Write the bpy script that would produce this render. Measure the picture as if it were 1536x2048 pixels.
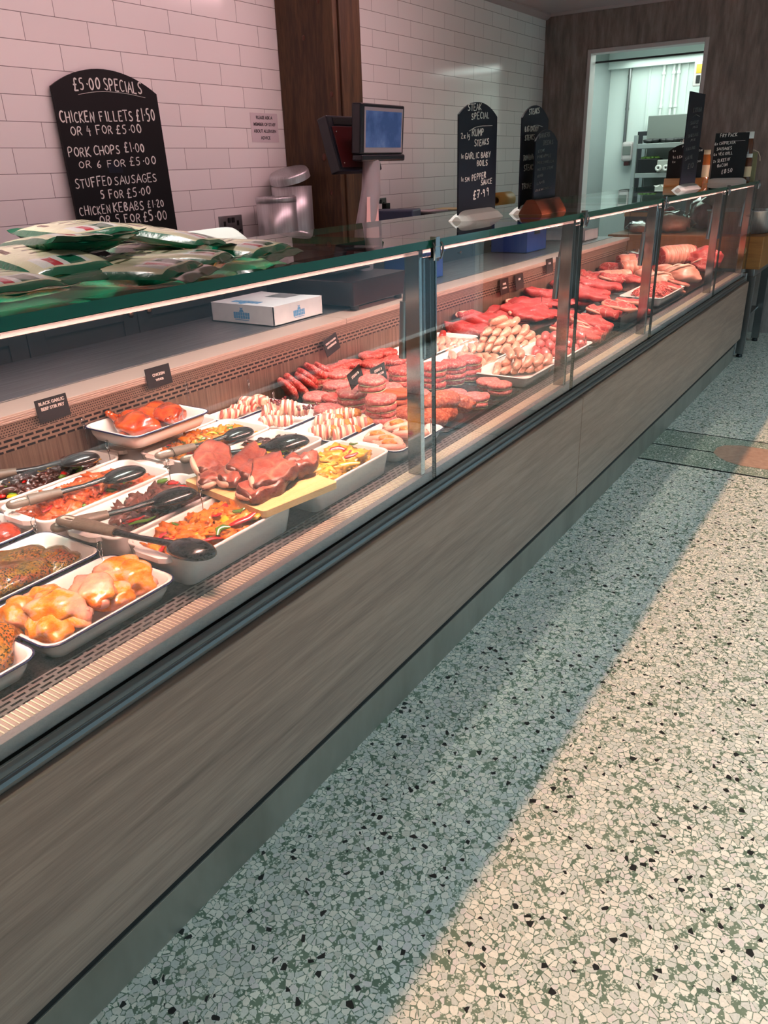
import bpy, bmesh, math, random
from mathutils import Vector, Matrix, noise, Euler
for o in list(bpy.data.objects): bpy.data.objects.remove(o)
SC = bpy.context.scene; COL = SC.collection
PI = math.pi
R = random.Random(7)
# ------------------------------------------------------------------ camera
EYE = Vector((0, 0, 1.55)); FPX = 1547.0
CR = Vector((0.83871086, 0.54368444, -0.03116595))     # camera right
CD = Vector((0.19720284, -0.3565627, -0.91322182))     # camera down
CF = Vector((-0.50761711, 0.75978304, -0.40626912))    # camera forward
cam_d = bpy.data.cameras.new('camera'); cam = bpy.data.objects.new('camera', cam_d); COL.objects.link(cam)
cam_d.sensor_fit = 'VERTICAL'; cam_d.sensor_height = 36; cam_d.sensor_width = 27; cam_d.lens = FPX/2048*36
cam_d.clip_start = .02; cam_d.clip_end = 60
m = Matrix((CR, -CD, -CF)).transposed().to_4x4(); m.translation = EYE; cam.matrix_world = m
SC.camera = cam
def ray(px, py): return CR*(px-768)+CD*(py-1024)+CF*FPX
def PZ(px, py, z): r = ray(px, py); return EYE + r*((z-EYE.z)/r.z)
def PX(px, py, x): r = ray(px, py); return EYE + r*(x/r.x)
def PY(px, py, y): r = ray(px, py); return EYE + r*(y/r.y)
# ------------------------------------------------------------------ colour management, world, sun, room lights
vs = SC.view_settings; vs.view_transform = 'Standard'; vs.look = 'None'; vs.gamma = 1; vs.use_curve_mapping = False
vs.exposure = 0.0
def lin(c): c /= 255; return c/12.92 if c <= .04045 else ((c+.055)/1.055)**2.4
def C(r, g, b): return (lin(r), lin(g), lin(b), 1)
W = bpy.data.worlds.new('world'); SC.world = W; W.use_nodes = True
bg = W.node_tree.nodes['Background']; bg.inputs[0].default_value = (.48, .79, .98, 1); bg.inputs[1].default_value = 8.0
def light(name, kind, loc, rot, energy, col, **kw):
    d = bpy.data.lights.new(name, kind); d.energy = energy; d.color = col
    for k, v in kw.items(): setattr(d, k, v)
    o = bpy.data.objects.new(name, d); COL.objects.link(o); o.location = loc; o.rotation_euler = rot
    return o
WINX, WHEAD = 1.6, 2.30
SUN_EL = math.atan2(WHEAD, WINX+.67)
light('sun', 'SUN', (4, 3, 5), (0, PI/2-SUN_EL, 0), 3.7, (1, .59, .35), angle=.009)
light('window_portal', 'AREA', (WINX+.02, 3.2, 1.2), (0, PI/2, 0), 10, (1, 1, 1), shape='RECTANGLE', size=2.3, size_y=9).data.cycles.is_portal = True
light('pink_wall_fill', 'AREA', (-1.9, 2.6, 2.80), (0, .95, 0), 22, (1, .58, .63), shape='RECTANGLE', size=.08, size_y=5.5, spread=2.2)  # added pink fill for the upper wall, no known lamp there
light('ceiling_down_light', 'AREA', (-1.75, 2.6, 2.79), (0, 0, 0), 34, (1, .92, .86), shape='RECTANGLE', size=.1, size_y=6, spread=.95)
light('back_room_light', 'AREA', (-2.3, 9.5, 2.62), (0, 0, 0), 48, (.84, 1, .92), shape='RECTANGLE', size=2.0, size_y=1.9)
LED_COL = [(1, .69, .48), (1, .52, .42), (1, .50, .42), (1, .50, .42), (1, .52, .43)]
LED_W, LED_UP = 7.2, .8        # watts per metre: down into the case, up through the top glass
# ------------------------------------------------------------------ node materials
MATS = {}
def newmat(name):
    m_ = bpy.data.materials.new(name); m_.use_nodes = True; nt = m_.node_tree; MATS[name] = m_
    return m_, nt, nt.nodes['Principled BSDF'], nt.nodes.new, nt.links.new
def coords(nt, scale=(1, 1, 1), rnd=True, kind='Object', rot=(0, 0, 0)):
    N, L = nt.nodes.new, nt.links.new
    t = N('ShaderNodeTexCoord'); mp = N('ShaderNodeMapping'); mp.inputs['Scale'].default_value = scale; mp.inputs['Rotation'].default_value = rot
    L(t.outputs[kind], mp.inputs['Vector'])
    if rnd:
        oi = N('ShaderNodeObjectInfo'); v = N('ShaderNodeVectorMath'); v.operation = 'SCALE'; v.inputs[0].default_value = (7, 11, 5)
        L(oi.outputs['Random'], v.inputs['Scale']); a = N('ShaderNodeVectorMath'); a.operation = 'ADD'
        L(mp.outputs[0], a.inputs[0]); L(v.outputs[0], a.inputs[1]); return a.outputs[0]
    return mp.outputs[0]
def ramp(nt, fac, stops, interp='LINEAR'):
    r = nt.nodes.new('ShaderNodeValToRGB'); r.color_ramp.interpolation = interp; e = r.color_ramp.elements
    while len(e) < len(stops): e.new(.5)
    for i, (p, c) in enumerate(stops): e[i].position = p; e[i].color = c
    nt.links.new(fac, r.inputs[0]); return r.outputs[0]
def ntex(nt, vec, scale, detail=4, rough=.55, dist=0):
    n = nt.nodes.new('ShaderNodeTexNoise'); n.inputs['Scale'].default_value = scale; n.inputs['Detail'].default_value = detail
    n.inputs['Roughness'].default_value = rough; n.inputs['Distortion'].default_value = dist
    nt.links.new(vec, n.inputs['Vector']); return n.outputs[0]
def vtex(nt, vec, scale, feature='F1', rnd=1.0):
    n = nt.nodes.new('ShaderNodeTexVoronoi'); n.feature = feature; n.inputs['Scale'].default_value = scale; n.inputs['Randomness'].default_value = rnd
    nt.links.new(vec, n.inputs['Vector']); return n
def bump(nt, p, h, strength, dist):
    b = nt.nodes.new('ShaderNodeBump'); b.inputs['Strength'].default_value = strength; b.inputs['Distance'].default_value = dist
    nt.links.new(h, b.inputs['Height']); nt.links.new(b.outputs[0], p.inputs['Normal'])
def mixc(nt, fac, a, b, blend='MIX'):
    x = nt.nodes.new('ShaderNodeMix'); x.data_type = 'RGBA'; x.blend_type = blend
    for s, v in ((x.inputs[0], fac), (x.inputs[6], a), (x.inputs[7], b)):
        if hasattr(v, 'links'): nt.links.new(v, s)
        else: s.default_value = v
    return x.outputs[2]
def math_(nt, op, a, b=0.0, clamp=False):
    n = nt.nodes.new('ShaderNodeMath'); n.operation = op; n.use_clamp = clamp
    for i, v in enumerate((a, b)):
        if hasattr(v, 'links'): nt.links.new(v, n.inputs[i])
        else: n.inputs[i].default_value = v
    return n.outputs[0]
def plain(name, col, rough=.5, metal=0, coat=0, emit=0, spec=.5):
    m_, nt, p, N, L = newmat(name)
    p.inputs['Base Color'].default_value = col; p.inputs['Roughness'].default_value = rough; p.inputs['Metallic'].default_value = metal
    p.inputs['Coat Weight'].default_value = coat; p.inputs['Coat Roughness'].default_value = .1; p.inputs['Specular IOR Level'].default_value = spec
    if emit: p.inputs['Emission Color'].default_value = col; p.inputs['Emission Strength'].default_value = emit
    return m_
def noisy(name, stops, scale, rough=.5, detail=4, metal=0, coat=0, bmp=0, bscale=None, bdist=.002, stretch=(1, 1, 1), dist=0, interp='LINEAR', rnd=True, spec=.5):
    m_, nt, p, N, L = newmat(name); v = coords(nt, stretch, rnd)
    f = ntex(nt, v, scale, detail, .6, dist)
    L(ramp(nt, f, stops, interp), p.inputs['Base Color']); p.inputs['Roughness'].default_value = rough; p.inputs['Metallic'].default_value = metal
    p.inputs['Coat Weight'].default_value = coat; p.inputs['Coat Roughness'].default_value = .12; p.inputs['Specular IOR Level'].default_value = spec
    if bmp: bump(nt, p, ntex(nt, v, bscale or scale*2, 4, .6), bmp, bdist)
    return m_
def meaty(name, stops, scale, fat=None, fscale=30, fw=(.0, .05), rough=.32, coat=.5, bmp=.5, bscale=60, bdist=.003, stretch=(1, 1, 1), vcol=None, vscale=120):
    """noise colour + pale veins (voronoi edges) + wet coat + bumps"""
    m_, nt, p, N, L = newmat(name); v = coords(nt, stretch)
    col = ramp(nt, ntex(nt, v, scale, 5, .62, .4), stops)
    if vcol:
        q = vtex(nt, v, vscale); col = mixc(nt, ramp(nt, q.outputs['Color'], [(.55, (0, 0, 0, 1)), (.75, (1, 1, 1, 1))]), col, vcol)
    if fat:
        w = N('ShaderNodeVectorMath'); w.operation = 'ADD'
        nn = N('ShaderNodeTexNoise'); nn.inputs['Scale'].default_value = fscale*.6; L(v, nn.inputs['Vector'])
        sc = N('ShaderNodeVectorMath'); sc.operation = 'SCALE'; sc.inputs['Scale'].default_value = 1.2/fscale; L(nn.outputs[1], sc.inputs[0])
        L(v, w.inputs[0]); L(sc.outputs[0], w.inputs[1])
        e = vtex(nt, w.outputs[0], fscale, 'DISTANCE_TO_EDGE')
        k = ramp(nt, e.outputs['Distance'], [(fw[0], (1, 1, 1, 1)), (fw[1], (0, 0, 0, 1))])
        k2 = math_(nt, 'MULTIPLY', k, ramp(nt, ntex(nt, v, fscale*.35, 2), [(.42, (0, 0, 0, 1)), (.62, (1, 1, 1, 1))]))
        col = mixc(nt, k2, col, fat)
    L(col, p.inputs['Base Color']); p.inputs['Roughness'].default_value = rough
    p.inputs['Coat Weight'].default_value = coat; p.inputs['Coat Roughness'].default_value = .15
    bump(nt, p, ntex(nt, v, bscale, 5, .65), bmp, bdist)
    return m_
def glassmat(name, tint, edge=False, refl=1.0):
    m_ = bpy.data.materials.new(name); m_.use_nodes = True; nt = m_.node_tree; MATS[name] = m_; N, L = nt.nodes.new, nt.links.new
    nt.nodes.remove(nt.nodes['Principled BSDF']); out = nt.nodes['Material Output']
    t = N('ShaderNodeBsdfTransparent'); t.inputs[0].default_value = tint
    g = N('ShaderNodeBsdfGlossy'); g.inputs['Roughness'].default_value = .0; g.inputs[0].default_value = (1, 1, 1, 1)
    fr = N('ShaderNodeFresnel'); fr.inputs[0].default_value = 1.5
    ge = N('ShaderNodeNewGeometry'); inv = math_(nt, 'SUBTRACT', 1.0, ge.outputs['Backfacing']); k = math_(nt, 'MULTIPLY', fr.outputs[0], inv)
    k = math_(nt, 'MULTIPLY', k, refl)
    mx = N('ShaderNodeMixShader'); L(k, mx.inputs[0]); L(t.outputs[0], mx.inputs[1]); L(g.outputs[0], mx.inputs[2]); L(mx.outputs[0], out.inputs[0])
    return m_
def wood(name, stops, axis, scale=6, rough=.5, bmp=.15, stretch=18, coat=0):
    st = [stretch]*3; st[axis] = 1
    m_, nt, p, N, L = newmat(name); v = coords(nt, tuple(st), False)
    a = ntex(nt, v, scale*.25, 6, .6, .6); b = ntex(nt, v, scale*1.6, 3, .5)
    f = math_(nt, 'ADD', math_(nt, 'MULTIPLY', a, .7), math_(nt, 'MULTIPLY', b, .3))
    L(ramp(nt, f, stops), p.inputs['Base Color']); p.inputs['Roughness'].default_value = rough; p.inputs['Coat Weight'].default_value = coat
    bump(nt, p, b, bmp, .002); return m_
# ------------------------------------------------------------------ mesh builder
class MB:
    def __init__(s): s.v, s.f, s.mi, s.sm = [], [], [], []
    def add(s, vs_, fs, mi=0, smooth=False, M=None):
        o = len(s.v)
        s.v += [tuple(M @ Vector(p)) if M else tuple(p) for p in vs_]
        for f in fs: s.f.append(tuple(i+o for i in f)); s.mi.append(mi); s.sm.append(smooth)
        return s
    def box(s, x0, x1, y0, y1, z0, z1, mi=0, M=None):
        v = [(x, y, z) for z in (z0, z1) for x, y in ((x0, y0), (x1, y0), (x1, y1), (x0, y1))]
        return s.add(v, [(3, 2, 1, 0), (4, 5, 6, 7), (0, 1, 5, 4), (1, 2, 6, 5), (2, 3, 7, 6), (3, 0, 4, 7)], mi, False, M)
    def loft(s, rings, mi=0, smooth=True, cap0=True, cap1=True, closed=True, M=None):
        n = len(rings[0]); v = [p for r in rings for p in r]; f = []
        for i in range(len(rings)-1):
            for j in range(n if closed else n-1):
                k = (j+1) % n; f.append((i*n+j, i*n+k, (i+1)*n+k, (i+1)*n+j))
        s.add(v, f, mi, smooth, M)
        if cap0: s.add(rings[0], [tuple(reversed(range(n)))], mi, False, M)
        if cap1: s.add(rings[-1], [tuple(range(n))], mi, False, M)
        return s
    def tube(s, pts, r, n=10, mi=0, caps=True, closed=False, flat=1.0, M=None):
        pts = [Vector(p) for p in pts]; N_ = len(pts); rings = []; up = None
        for i, p in enumerate(pts):
            a = pts[(i-1) % N_] if (closed or i) else p; b = pts[(i+1) % N_] if (closed or i < N_-1) else p
            t = (b-a).normalized()
            if up is None:
                up = Vector((0, 0, 1)) if abs(t.z) < .9 else Vector((1, 0, 0))
            up = (up-t*up.dot(t)).normalized(); w = t.cross(up)
            rr = r[i] if isinstance(r, (list, tuple)) else r
            rings.append([p+w*(rr*math.cos(2*PI*j/n))+up*(rr*flat*math.sin(2*PI*j/n)) for j in range(n)])
        if closed: rings.append(rings[0]); return s.loft(rings, mi, True, False, False, True, M)
        return s.loft(rings, mi, True, caps, caps, True, M)
    def cyl(s, p0, p1, r0, r1=None, n=16, mi=0, M=None): return s.tube([p0, p1], [r0, r0 if r1 is None else r1], n, mi, M=M)
    def lathe(s, prof, n=24, c=(0, 0, 0), mi=0, M=None):
        rings = [[(c[0]+r*math.cos(2*PI*j/n), c[1]+r*math.sin(2*PI*j/n), c[2]+z) for j in range(n)] for r, z in prof]
        return s.loft(rings, mi, True, True, True, True, M)
    def blob(s, c, rad, seed=0, amp=.15, freq=1.6, sub=3, rot=(0, 0, 0), mi=0, flatb=None, amp2=.0):
        bm = bmesh.new(); bmesh.ops.create_icosphere(bm, subdivisions=sub, radius=1)
        off = Vector((seed*3.17 % 91, seed*1.71 % 57, seed*.77 % 33)); E = Euler(rot).to_matrix(); vv = []
        for v in bm.verts:
            p = v.co.copy(); k = 1+amp*noise.noise(p*freq+off)*1.6
            if amp2: k += amp2*noise.noise(p*freq*3.3+off)
            q = Vector((p.x*rad[0], p.y*rad[1], p.z*rad[2]))*k
            if flatb is not None and q.z < -flatb*rad[2]: q.z = -flatb*rad[2]+(q.z+flatb*rad[2])*.15
            vv.append(Vector(c)+E @ q)
        f = [tuple(x.index for x in fc.verts) for fc in bm.faces]; bm.free()
        return s.add(vv, f, mi, True)
    def mesh(s, name, mats):
        me = bpy.data.meshes.new(name); me.from_pydata(s.v, [], s.f)
        for m_ in (mats if isinstance(mats, (list, tuple)) else [mats]): me.materials.append(MATS[m_] if isinstance(m_, str) else m_)
        me.polygons.foreach_set('material_index', s.mi); me.polygons.foreach_set('use_smooth', s.sm); me.update(); return me
    def build(s, name, mats, parent=None, loc=None, bev=0, seg=2, rot=None):
        o = bpy.data.objects.new(name, s.mesh(name, mats)); COL.objects.link(o)
        if parent: o.parent = parent
        if loc is not None: o.location = loc
        if rot is not None: o.rotation_euler = rot
        if bev:
            b = o.modifiers.new('bevel', 'BEVEL'); b.width = bev; b.segments = seg; b.limit_method = 'ANGLE'; b.angle_limit = .7
        return o
def rr(x0, x1, y0, y1, r, z, n=5):
    out = []
    for cx, cy, a in ((x1-r, y1-r, 0), (x0+r, y1-r, 1), (x0+r, y0+r, 2), (x1-r, y0+r, 3)):
        for i in range(n+1):
            t = (a+i/n)*PI/2; out.append((cx+r*math.cos(t), cy+r*math.sin(t), z))
    return out
def tag(o, label, cat, group=None, kind=None):
    o['label'] = label; o['category'] = cat
    if group: o['group'] = group
    if kind: o['kind'] = kind
    return o
def thing(name, label, cat, loc=(0, 0, 0), rot=(0, 0, 0), group=None):
    o = bpy.data.objects.new(name, None); COL.objects.link(o); o.location = loc; o.rotation_euler = rot; o.empty_display_size = .05
    return tag(o, label, cat, group)
def struct(o): o['kind'] = 'structure'; return o
def inst(me, name, loc, rot=(0, 0, 0), scale=None, parent=None):
    o = bpy.data.objects.new(name, me); COL.objects.link(o); o.location = loc; o.rotation_euler = rot
    if scale is not None: o.scale = scale if hasattr(scale, '__len__') else (scale,)*3
    if parent: o.parent = parent
    return o
ORD = ['first', 'second', 'third', 'fourth', 'fifth', 'sixth', 'seventh', 'eighth', 'ninth', 'tenth', 'eleventh', 'twelfth', 'thirteenth', 'fourteenth', 'fifteenth', 'sixteenth']
# chalk-marker stroke lettering on a 0..1 wide, 0..1 tall cell
STK = {
'A': [[(0,0),(.45,1),(.9,0)],[(.2,.38),(.72,.38)]], 'B': [[(.1,0),(.1,1),(.6,.95),(.65,.7),(.15,.52),(.75,.4),(.7,.1),(.1,0)]],
'C': [[(.8,.85),(.5,1),(.15,.75),(.1,.3),(.4,0),(.8,.12)]], 'D': [[(.1,0),(.1,1),(.6,.9),(.85,.5),(.6,.08),(.1,0)]],
'E': [[(.75,1),(.1,1),(.1,0),(.75,0)],[(.1,.52),(.6,.52)]], 'F': [[(.75,1),(.1,1),(.1,0)],[(.1,.55),(.6,.55)]],
'G': [[(.8,.85),(.45,1),(.12,.7),(.12,.25),(.45,0),(.8,.15),(.8,.45),(.5,.45)]], 'H': [[(.1,0),(.1,1)],[(.8,0),(.8,1)],[(.1,.5),(.8,.5)]],
'I': [[(.3,0),(.3,1)]], 'J': [[(.6,1),(.6,.2),(.35,0),(.1,.2)]], 'K': [[(.1,0),(.1,1)],[(.75,1),(.12,.45),(.8,0)]], 'L': [[(.1,1),(.1,0),(.7,0)]],
'M': [[(.05,0),(.15,1),(.5,.35),(.85,1),(.95,0)]], 'N': [[(.1,0),(.1,1),(.8,0),(.8,1)]], 'O': [[(.45,1),(.1,.7),(.1,.3),(.45,0),(.8,.3),(.8,.7),(.45,1)]],
'P': [[(.1,0),(.1,1),(.65,.95),(.75,.7),(.55,.48),(.1,.45)]], 'R': [[(.1,0),(.1,1),(.65,.95),(.7,.7),(.5,.5),(.1,.47)],[(.4,.48),(.8,0)]],
'S': [[(.75,.9),(.4,1),(.15,.78),(.3,.55),(.65,.42),(.75,.18),(.45,0),(.08,.12)]], 'T': [[(.0,1),(.85,1)],[(.42,1),(.42,0)]],
'U': [[(.1,1),(.1,.25),(.4,0),(.75,.25),(.75,1)]], 'V': [[(.05,1),(.42,0),(.8,1)]], 'W': [[(.05,1),(.25,0),(.5,.6),(.75,0),(.95,1)]], 'X': [[(.1,1),(.75,0)],[(.75,1),(.1,0)]],
'Y': [[(.05,1),(.42,.5)],[(.8,1),(.3,0)]], 'Z': [[(.1,1),(.75,1),(.1,0),(.8,0)]],
'0': [[(.42,1),(.12,.7),(.12,.3),(.42,0),(.72,.3),(.72,.7),(.42,1)]], '1': [[(.3,1),(.3,0)]], '2': [[(.1,.8),(.4,1),(.7,.78),(.1,0),(.78,.02)]],
'3': [[(.1,.9),(.5,1),(.65,.75),(.3,.52),(.7,.35),(.5,.02),(.08,.1)]], '4': [[(.35,1),(.1,.4),(.7,.4)],[(.5,.7),(.5,-.15)]],
'5': [[(.7,1),(.2,1),(.18,.58),(.55,.6),(.7,.3),(.45,0),(.1,.08)]], '6': [[(.6,1),(.2,.55),(.12,.2),(.4,0),(.7,.25),(.45,.5),(.15,.3)]],
'7': [[(.1,1),(.75,1),(.3,0)],[(.2,.5),(.6,.5)]], '8': [[(.4,.52),(.15,.78),(.42,1),(.68,.78),(.4,.52),(.12,.25),(.42,0),(.7,.25),(.4,.52)]],
'9': [[(.65,.7),(.4,.5),(.15,.75),(.4,1),(.65,.75),(.55,0)]], '£': [[(.75,.85),(.5,1),(.32,.8),(.35,.2),(.1,0),(.75,.02)],[(.1,.48),(.6,.48)]],
'.': [[(.18,.42),(.3,.48)]], '&': [[(.8,0),(.2,.75),(.4,1),(.55,.75),(.1,.25),(.35,0),(.75,.35)]], 'x': [[(.1,.6),(.6,0)],[(.6,.6),(.1,0)]], 'g': [[(.6,.6),(.2,.6),(.15,.2),(.6,.2),(.6,.6),(.6,-.2),(.2,-.35)]], '|': [[(.3,1.1),(.3,-.1)]],
}
def strokes(mb, s, x, y, h, rnd, wf=.62, th=.09, slope=0, jit=.05, mi=0, z=0.0, adv=None):
    """flat marker strokes in the local XZ plane (x right, z up), facing -y"""
    for ch in s:
        if ch == ' ': x += h*wf*.55; continue
        a = rnd.uniform(-.06, .06); hh = h*rnd.uniform(.92, 1.08); dy = rnd.uniform(-jit, jit)*h
        for st in STK.get(ch, []):
            pts = list(st); closed = st[0] == st[-1] and len(st) > 3
            if ch in 'BCDGJOPRSUQ0235689£&g' and len(st) > 3:       # rounded letters: cut the corners twice
                for _ in range(2):
                    q = [] if closed else [pts[0]]
                    for i in range(len(pts)-1):
                        (ax, ay), (bx, by) = pts[i], pts[i+1]; q += [(ax*.75+bx*.25, ay*.75+by*.25), (ax*.25+bx*.75, ay*.25+by*.75)]
                    pts = q+([q[0]] if closed else [pts[-1]])
            else: pts = [p for i in range(len(st)-1) for p in (st[i], ((st[i][0]+st[i+1][0])/2, (st[i][1]+st[i+1][1])/2))]+[st[-1]]
            P = [(x+(u*wf+a*v)*hh, y+dy+v*hh+slope*(u*wf*hh)) for u, v in pts]
            w = h*th*rnd.uniform(.4, .62); Lp = []; Rp = []
            for i, (u, v) in enumerate(P):
                p0 = P[max(i-1, 0)]; p1 = P[min(i+1, len(P)-1)]; dx, dz = p1[0]-p0[0], p1[1]-p0[1]; l = math.hypot(dx, dz) or 1
                nx, nz = -dz/l*w, dx/l*w; Lp.append((u+nx, v+nz)); Rp.append((u-nx, v-nz))
            n = len(P); T = .0006
            vv = [(a_, z-T, b_) for a_, b_ in Lp]+[(a_, z-T, b_) for a_, b_ in Rp]+[(a_, z+T, b_) for a_, b_ in Lp]+[(a_, z+T, b_) for a_, b_ in Rp]
            ff = []
            for i in range(n-1):
                ff += [(i, i+1, n+i+1, n+i), (2*n+i, 3*n+i, 3*n+i+1, 2*n+i+1), (i, 2*n+i, 2*n+i+1, i+1), (n+i, n+i+1, 3*n+i+1, 3*n+i)]
            ff += [(0, n, 3*n, 2*n), (n-1, 3*n-1, 4*n-1, 2*n-1)]
            mb.add(vv, ff, mi)
        wd = {'I': .5, '1': .5, '.': .38, 'M': 1.1, 'W': 1.1, '|': .5}.get(ch, .95)
        x += h*wf*(wd+.08); y += slope*h*wf*wd
    return x
def wpart(mb, name, mats, parent=None, bev=0, seg=2, label=None):
    """link a mesh given in world coordinates, parented to its thing"""
    o = mb.build(name, mats, None, None, bev, seg)
    if parent:
        o.parent = parent
        Mw = Matrix() if parent.parent else Matrix.Translation(parent.location) @ parent.rotation_euler.to_matrix().to_4x4()   # a part already sits at the world origin
        o.matrix_parent_inverse = Mw.inverted()
    if label: o['label'] = label
    return o
# ------------------------------------------------------------------ surface materials
def terrazzo(name, sc, fine=False):
    m_, nt, p, N, L = newmat(name); v = coords(nt, (1, 1, 1), False)
    a = vtex(nt, v, sc); e = vtex(nt, v, sc, 'DISTANCE_TO_EDGE'); sx = N('ShaderNodeSeparateColor'); L(a.outputs['Color'], sx.inputs[0])
    b = vtex(nt, v, sc*2.6); be = vtex(nt, v, sc*2.6, 'DISTANCE_TO_EDGE'); sb = N('ShaderNodeSeparateColor'); L(b.outputs['Color'], sb.inputs[0])
    mort = ramp(nt, ntex(nt, v, 9, 3), [(.35, C(98, 112, 92)), (.65, C(124, 132, 110))])
    small = ramp(nt, sb.outputs[0], [(0, C(190, 190, 172)), (.6, C(215, 208, 190)), (1, C(236, 226, 208))])
    smk = math_(nt, 'MULTIPLY', math_(nt, 'GREATER_THAN', be.outputs['Distance'], .09), math_(nt, 'GREATER_THAN', sb.outputs[1], .5))
    base = mixc(nt, smk, mort, small)
    peb = ramp(nt, sx.outputs[0], [(0, C(206, 198, 186)), (.35, C(232, 216, 198)), (.6, C(240, 226, 208)), (.8, C(222, 204, 196)), (.93, C(204, 190, 172))], 'CONSTANT')
    peb = mixc(nt, .25, peb, ramp(nt, ntex(nt, v, sc*3, 3), [(.3, C(190, 180, 165)), (.7, C(250, 240, 225))]))
    k = math_(nt, 'MULTIPLY', math_(nt, 'GREATER_THAN', e.outputs['Distance'], math_(nt, 'ADD', .01, math_(nt, 'MULTIPLY', ntex(nt, v, sc*1.5, 2), .10))), math_(nt, 'GREATER_THAN', sx.outputs[1], .17 if not fine else .9))
    col = mixc(nt, k, base, peb)
    c_ = vtex(nt, v, sc*.8); ce = vtex(nt, v, sc*.8, 'DISTANCE_TO_EDGE'); s3 = N('ShaderNodeSeparateColor'); L(c_.outputs['Color'], s3.inputs[0])
    bk = math_(nt, 'MULTIPLY', math_(nt, 'GREATER_THAN', ce.outputs['Distance'], .225), math_(nt, 'GREATER_THAN', s3.outputs[2], .92 if not fine else .99))
    L(mixc(nt, bk, col, C(38, 36, 34)), p.inputs['Base Color']); p.inputs['Roughness'].default_value = .32
    return m_
terrazzo('terrazzo', 66); terrazzo('terrazzo_fine', 90, True)
noisy('patch', [(.3, C(168, 124, 104)), (.7, C(190, 148, 124))], 30, .5, rnd=False)
def tiles():
    m_, nt, p, N, L = newmat('metro_tiles'); t = N('ShaderNodeTexCoord'); s = N('ShaderNodeSeparateXYZ'); L(t.outputs['Object'], s.inputs[0])
    c_ = N('ShaderNodeCombineXYZ'); L(math_(nt, 'ADD', s.outputs[1], .124), c_.inputs[0]); L(math_(nt, 'ADD', s.outputs[2], .0042), c_.inputs[1])
    b = N('ShaderNodeTexBrick'); L(c_.outputs[0], b.inputs['Vector']); b.offset = .5; b.inputs['Scale'].default_value = 1
    b.inputs['Brick Width'].default_value = .34; b.inputs['Row Height'].default_value = .1053; b.inputs['Mortar Size'].default_value = .0016; b.inputs['Mortar Smooth'].default_value = .3
    b.inputs['Color1'].default_value = C(244, 241, 238); b.inputs['Color2'].default_value = C(238, 235, 232); b.inputs['Mortar'].default_value = C(128, 122, 120)
    L(b.outputs['Color'], p.inputs['Base Color']); p.inputs['Roughness'].default_value = .13
    bump(nt, p, math_(nt, 'ADD', math_(nt, 'MULTIPLY', b.outputs['Fac'], -1), math_(nt, 'MULTIPLY', ntex(nt, t.outputs['Object'], 3, 1), .5)), .25, .004)
tiles()
noisy('end_panel', [(.25, C(102, 89, 84)), (.5, C(134, 119, 112)), (.75, C(164, 149, 141))], 7, .5, 8, bmp=.15, bscale=40, stretch=(3, 3, .55), rnd=False)
plain('street', C(70, 70, 72), .8); noisy('terrace', [(.4, C(58, 42, 34)), (.6, C(74, 56, 46))], 2, .8, rnd=False); plain('ceiling_paint', C(176, 160, 158), .8); plain('trim_white', C(205, 196, 194), .5); plain('shop_wall', C(205, 198, 188), .8)
plain('white_cladding', C(226, 236, 230), .18); plain('grey_cladding', C(150, 158, 158), .25)
plain('steel', C(150, 150, 150), .28, 1); plain('chrome', C(168, 166, 166), .10, 1); plain('chrome_dark_reflection', C(120, 120, 124), .05, 1)  # clamp chrome has the dark room's reflection put into its colour
noisy('brushed', [(.3, C(125, 122, 120)), (.7, C(165, 160, 158))], 3, .34, metal=1, stretch=(30, .5, 1), rnd=False)
noisy('brushed_back', [(.3, C(100, 84, 72)), (.7, C(134, 116, 102))], 5, .30, metal=.45, stretch=(1, 22, .6), rnd=False, bmp=.12, bscale=6)
noisy('brushed_top', [(.3, C(112, 114, 116)), (.7, C(140, 142, 144))], 4, .38, metal=.85, stretch=(20, 1, 1), rnd=False)
plain('lip_grey', C(150, 142, 142), .45); plain('lip_steel_lit', C(176, 156, 144), .45, .15); noisy('deck_steel', [(.3, C(46, 46, 45)), (.7, C(64, 63, 61))], 4, .4, metal=.6, stretch=(20, 1, 1), rnd=False)  # lip steel carries the case lamp's glow in its paler, pinker colour
noisy('kick_steel', [(.3, C(132, 124, 112)), (.7, C(154, 146, 134))], 6, .36, metal=.55, stretch=(1, 1, .4), rnd=False)
plain('rail_alu', C(104, 106, 105), .34, .6); plain('black_gap', C(10, 10, 10), .7); plain('black_plastic', C(20, 20, 22), .35); plain('dark_grey_plastic', C(44, 44, 46), .4)
plain('white_plastic', C(232, 236, 232), .3); plain('cream_rib', C(250, 236, 208), .4); plain('rib_base', C(186, 166, 152), .4)
glassmat('glass', (.97, .99, .98, 1)); glassmat('top_glass', (.86, .93, .90, 1)); glassmat('film', (.9, .93, .9, 1), refl=1.6); plain('glass_edge', C(0, 92, 68), .12, 0, .25); plain('glass_edge_dark', C(14, 40, 36), .1)
wood('panel_oak', [(.25, C(108, 88, 77)), (.5, C(142, 118, 104)), (.62, C(156, 131, 116)), (.8, C(122, 101, 89))], 1, 7, .42, .08, 20)
wood('beam_wood', [(.25, C(32, 19, 8)), (.45, C(66, 44, 24)), (.6, C(92, 67, 40)), (.8, C(46, 30, 15))], 2, 7, .55, .3, 8)
wood('block_wood', [(.25, C(120, 74, 30)), (.5, C(164, 110, 50)), (.75, C(138, 88, 38))], 0, 8, .5, .15, 14)
wood('board_wood', [(.25, C(222, 168, 104)), (.5, C(240, 196, 136)), (.75, C(228, 178, 116))], 1, 6, .5, .05, 16)
wood('brown_wood', [(.25, C(58, 26, 14)), (.5, C(88, 44, 24)), (.75, C(70, 33, 17))], 1, 8, .4, .1, 12)
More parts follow.
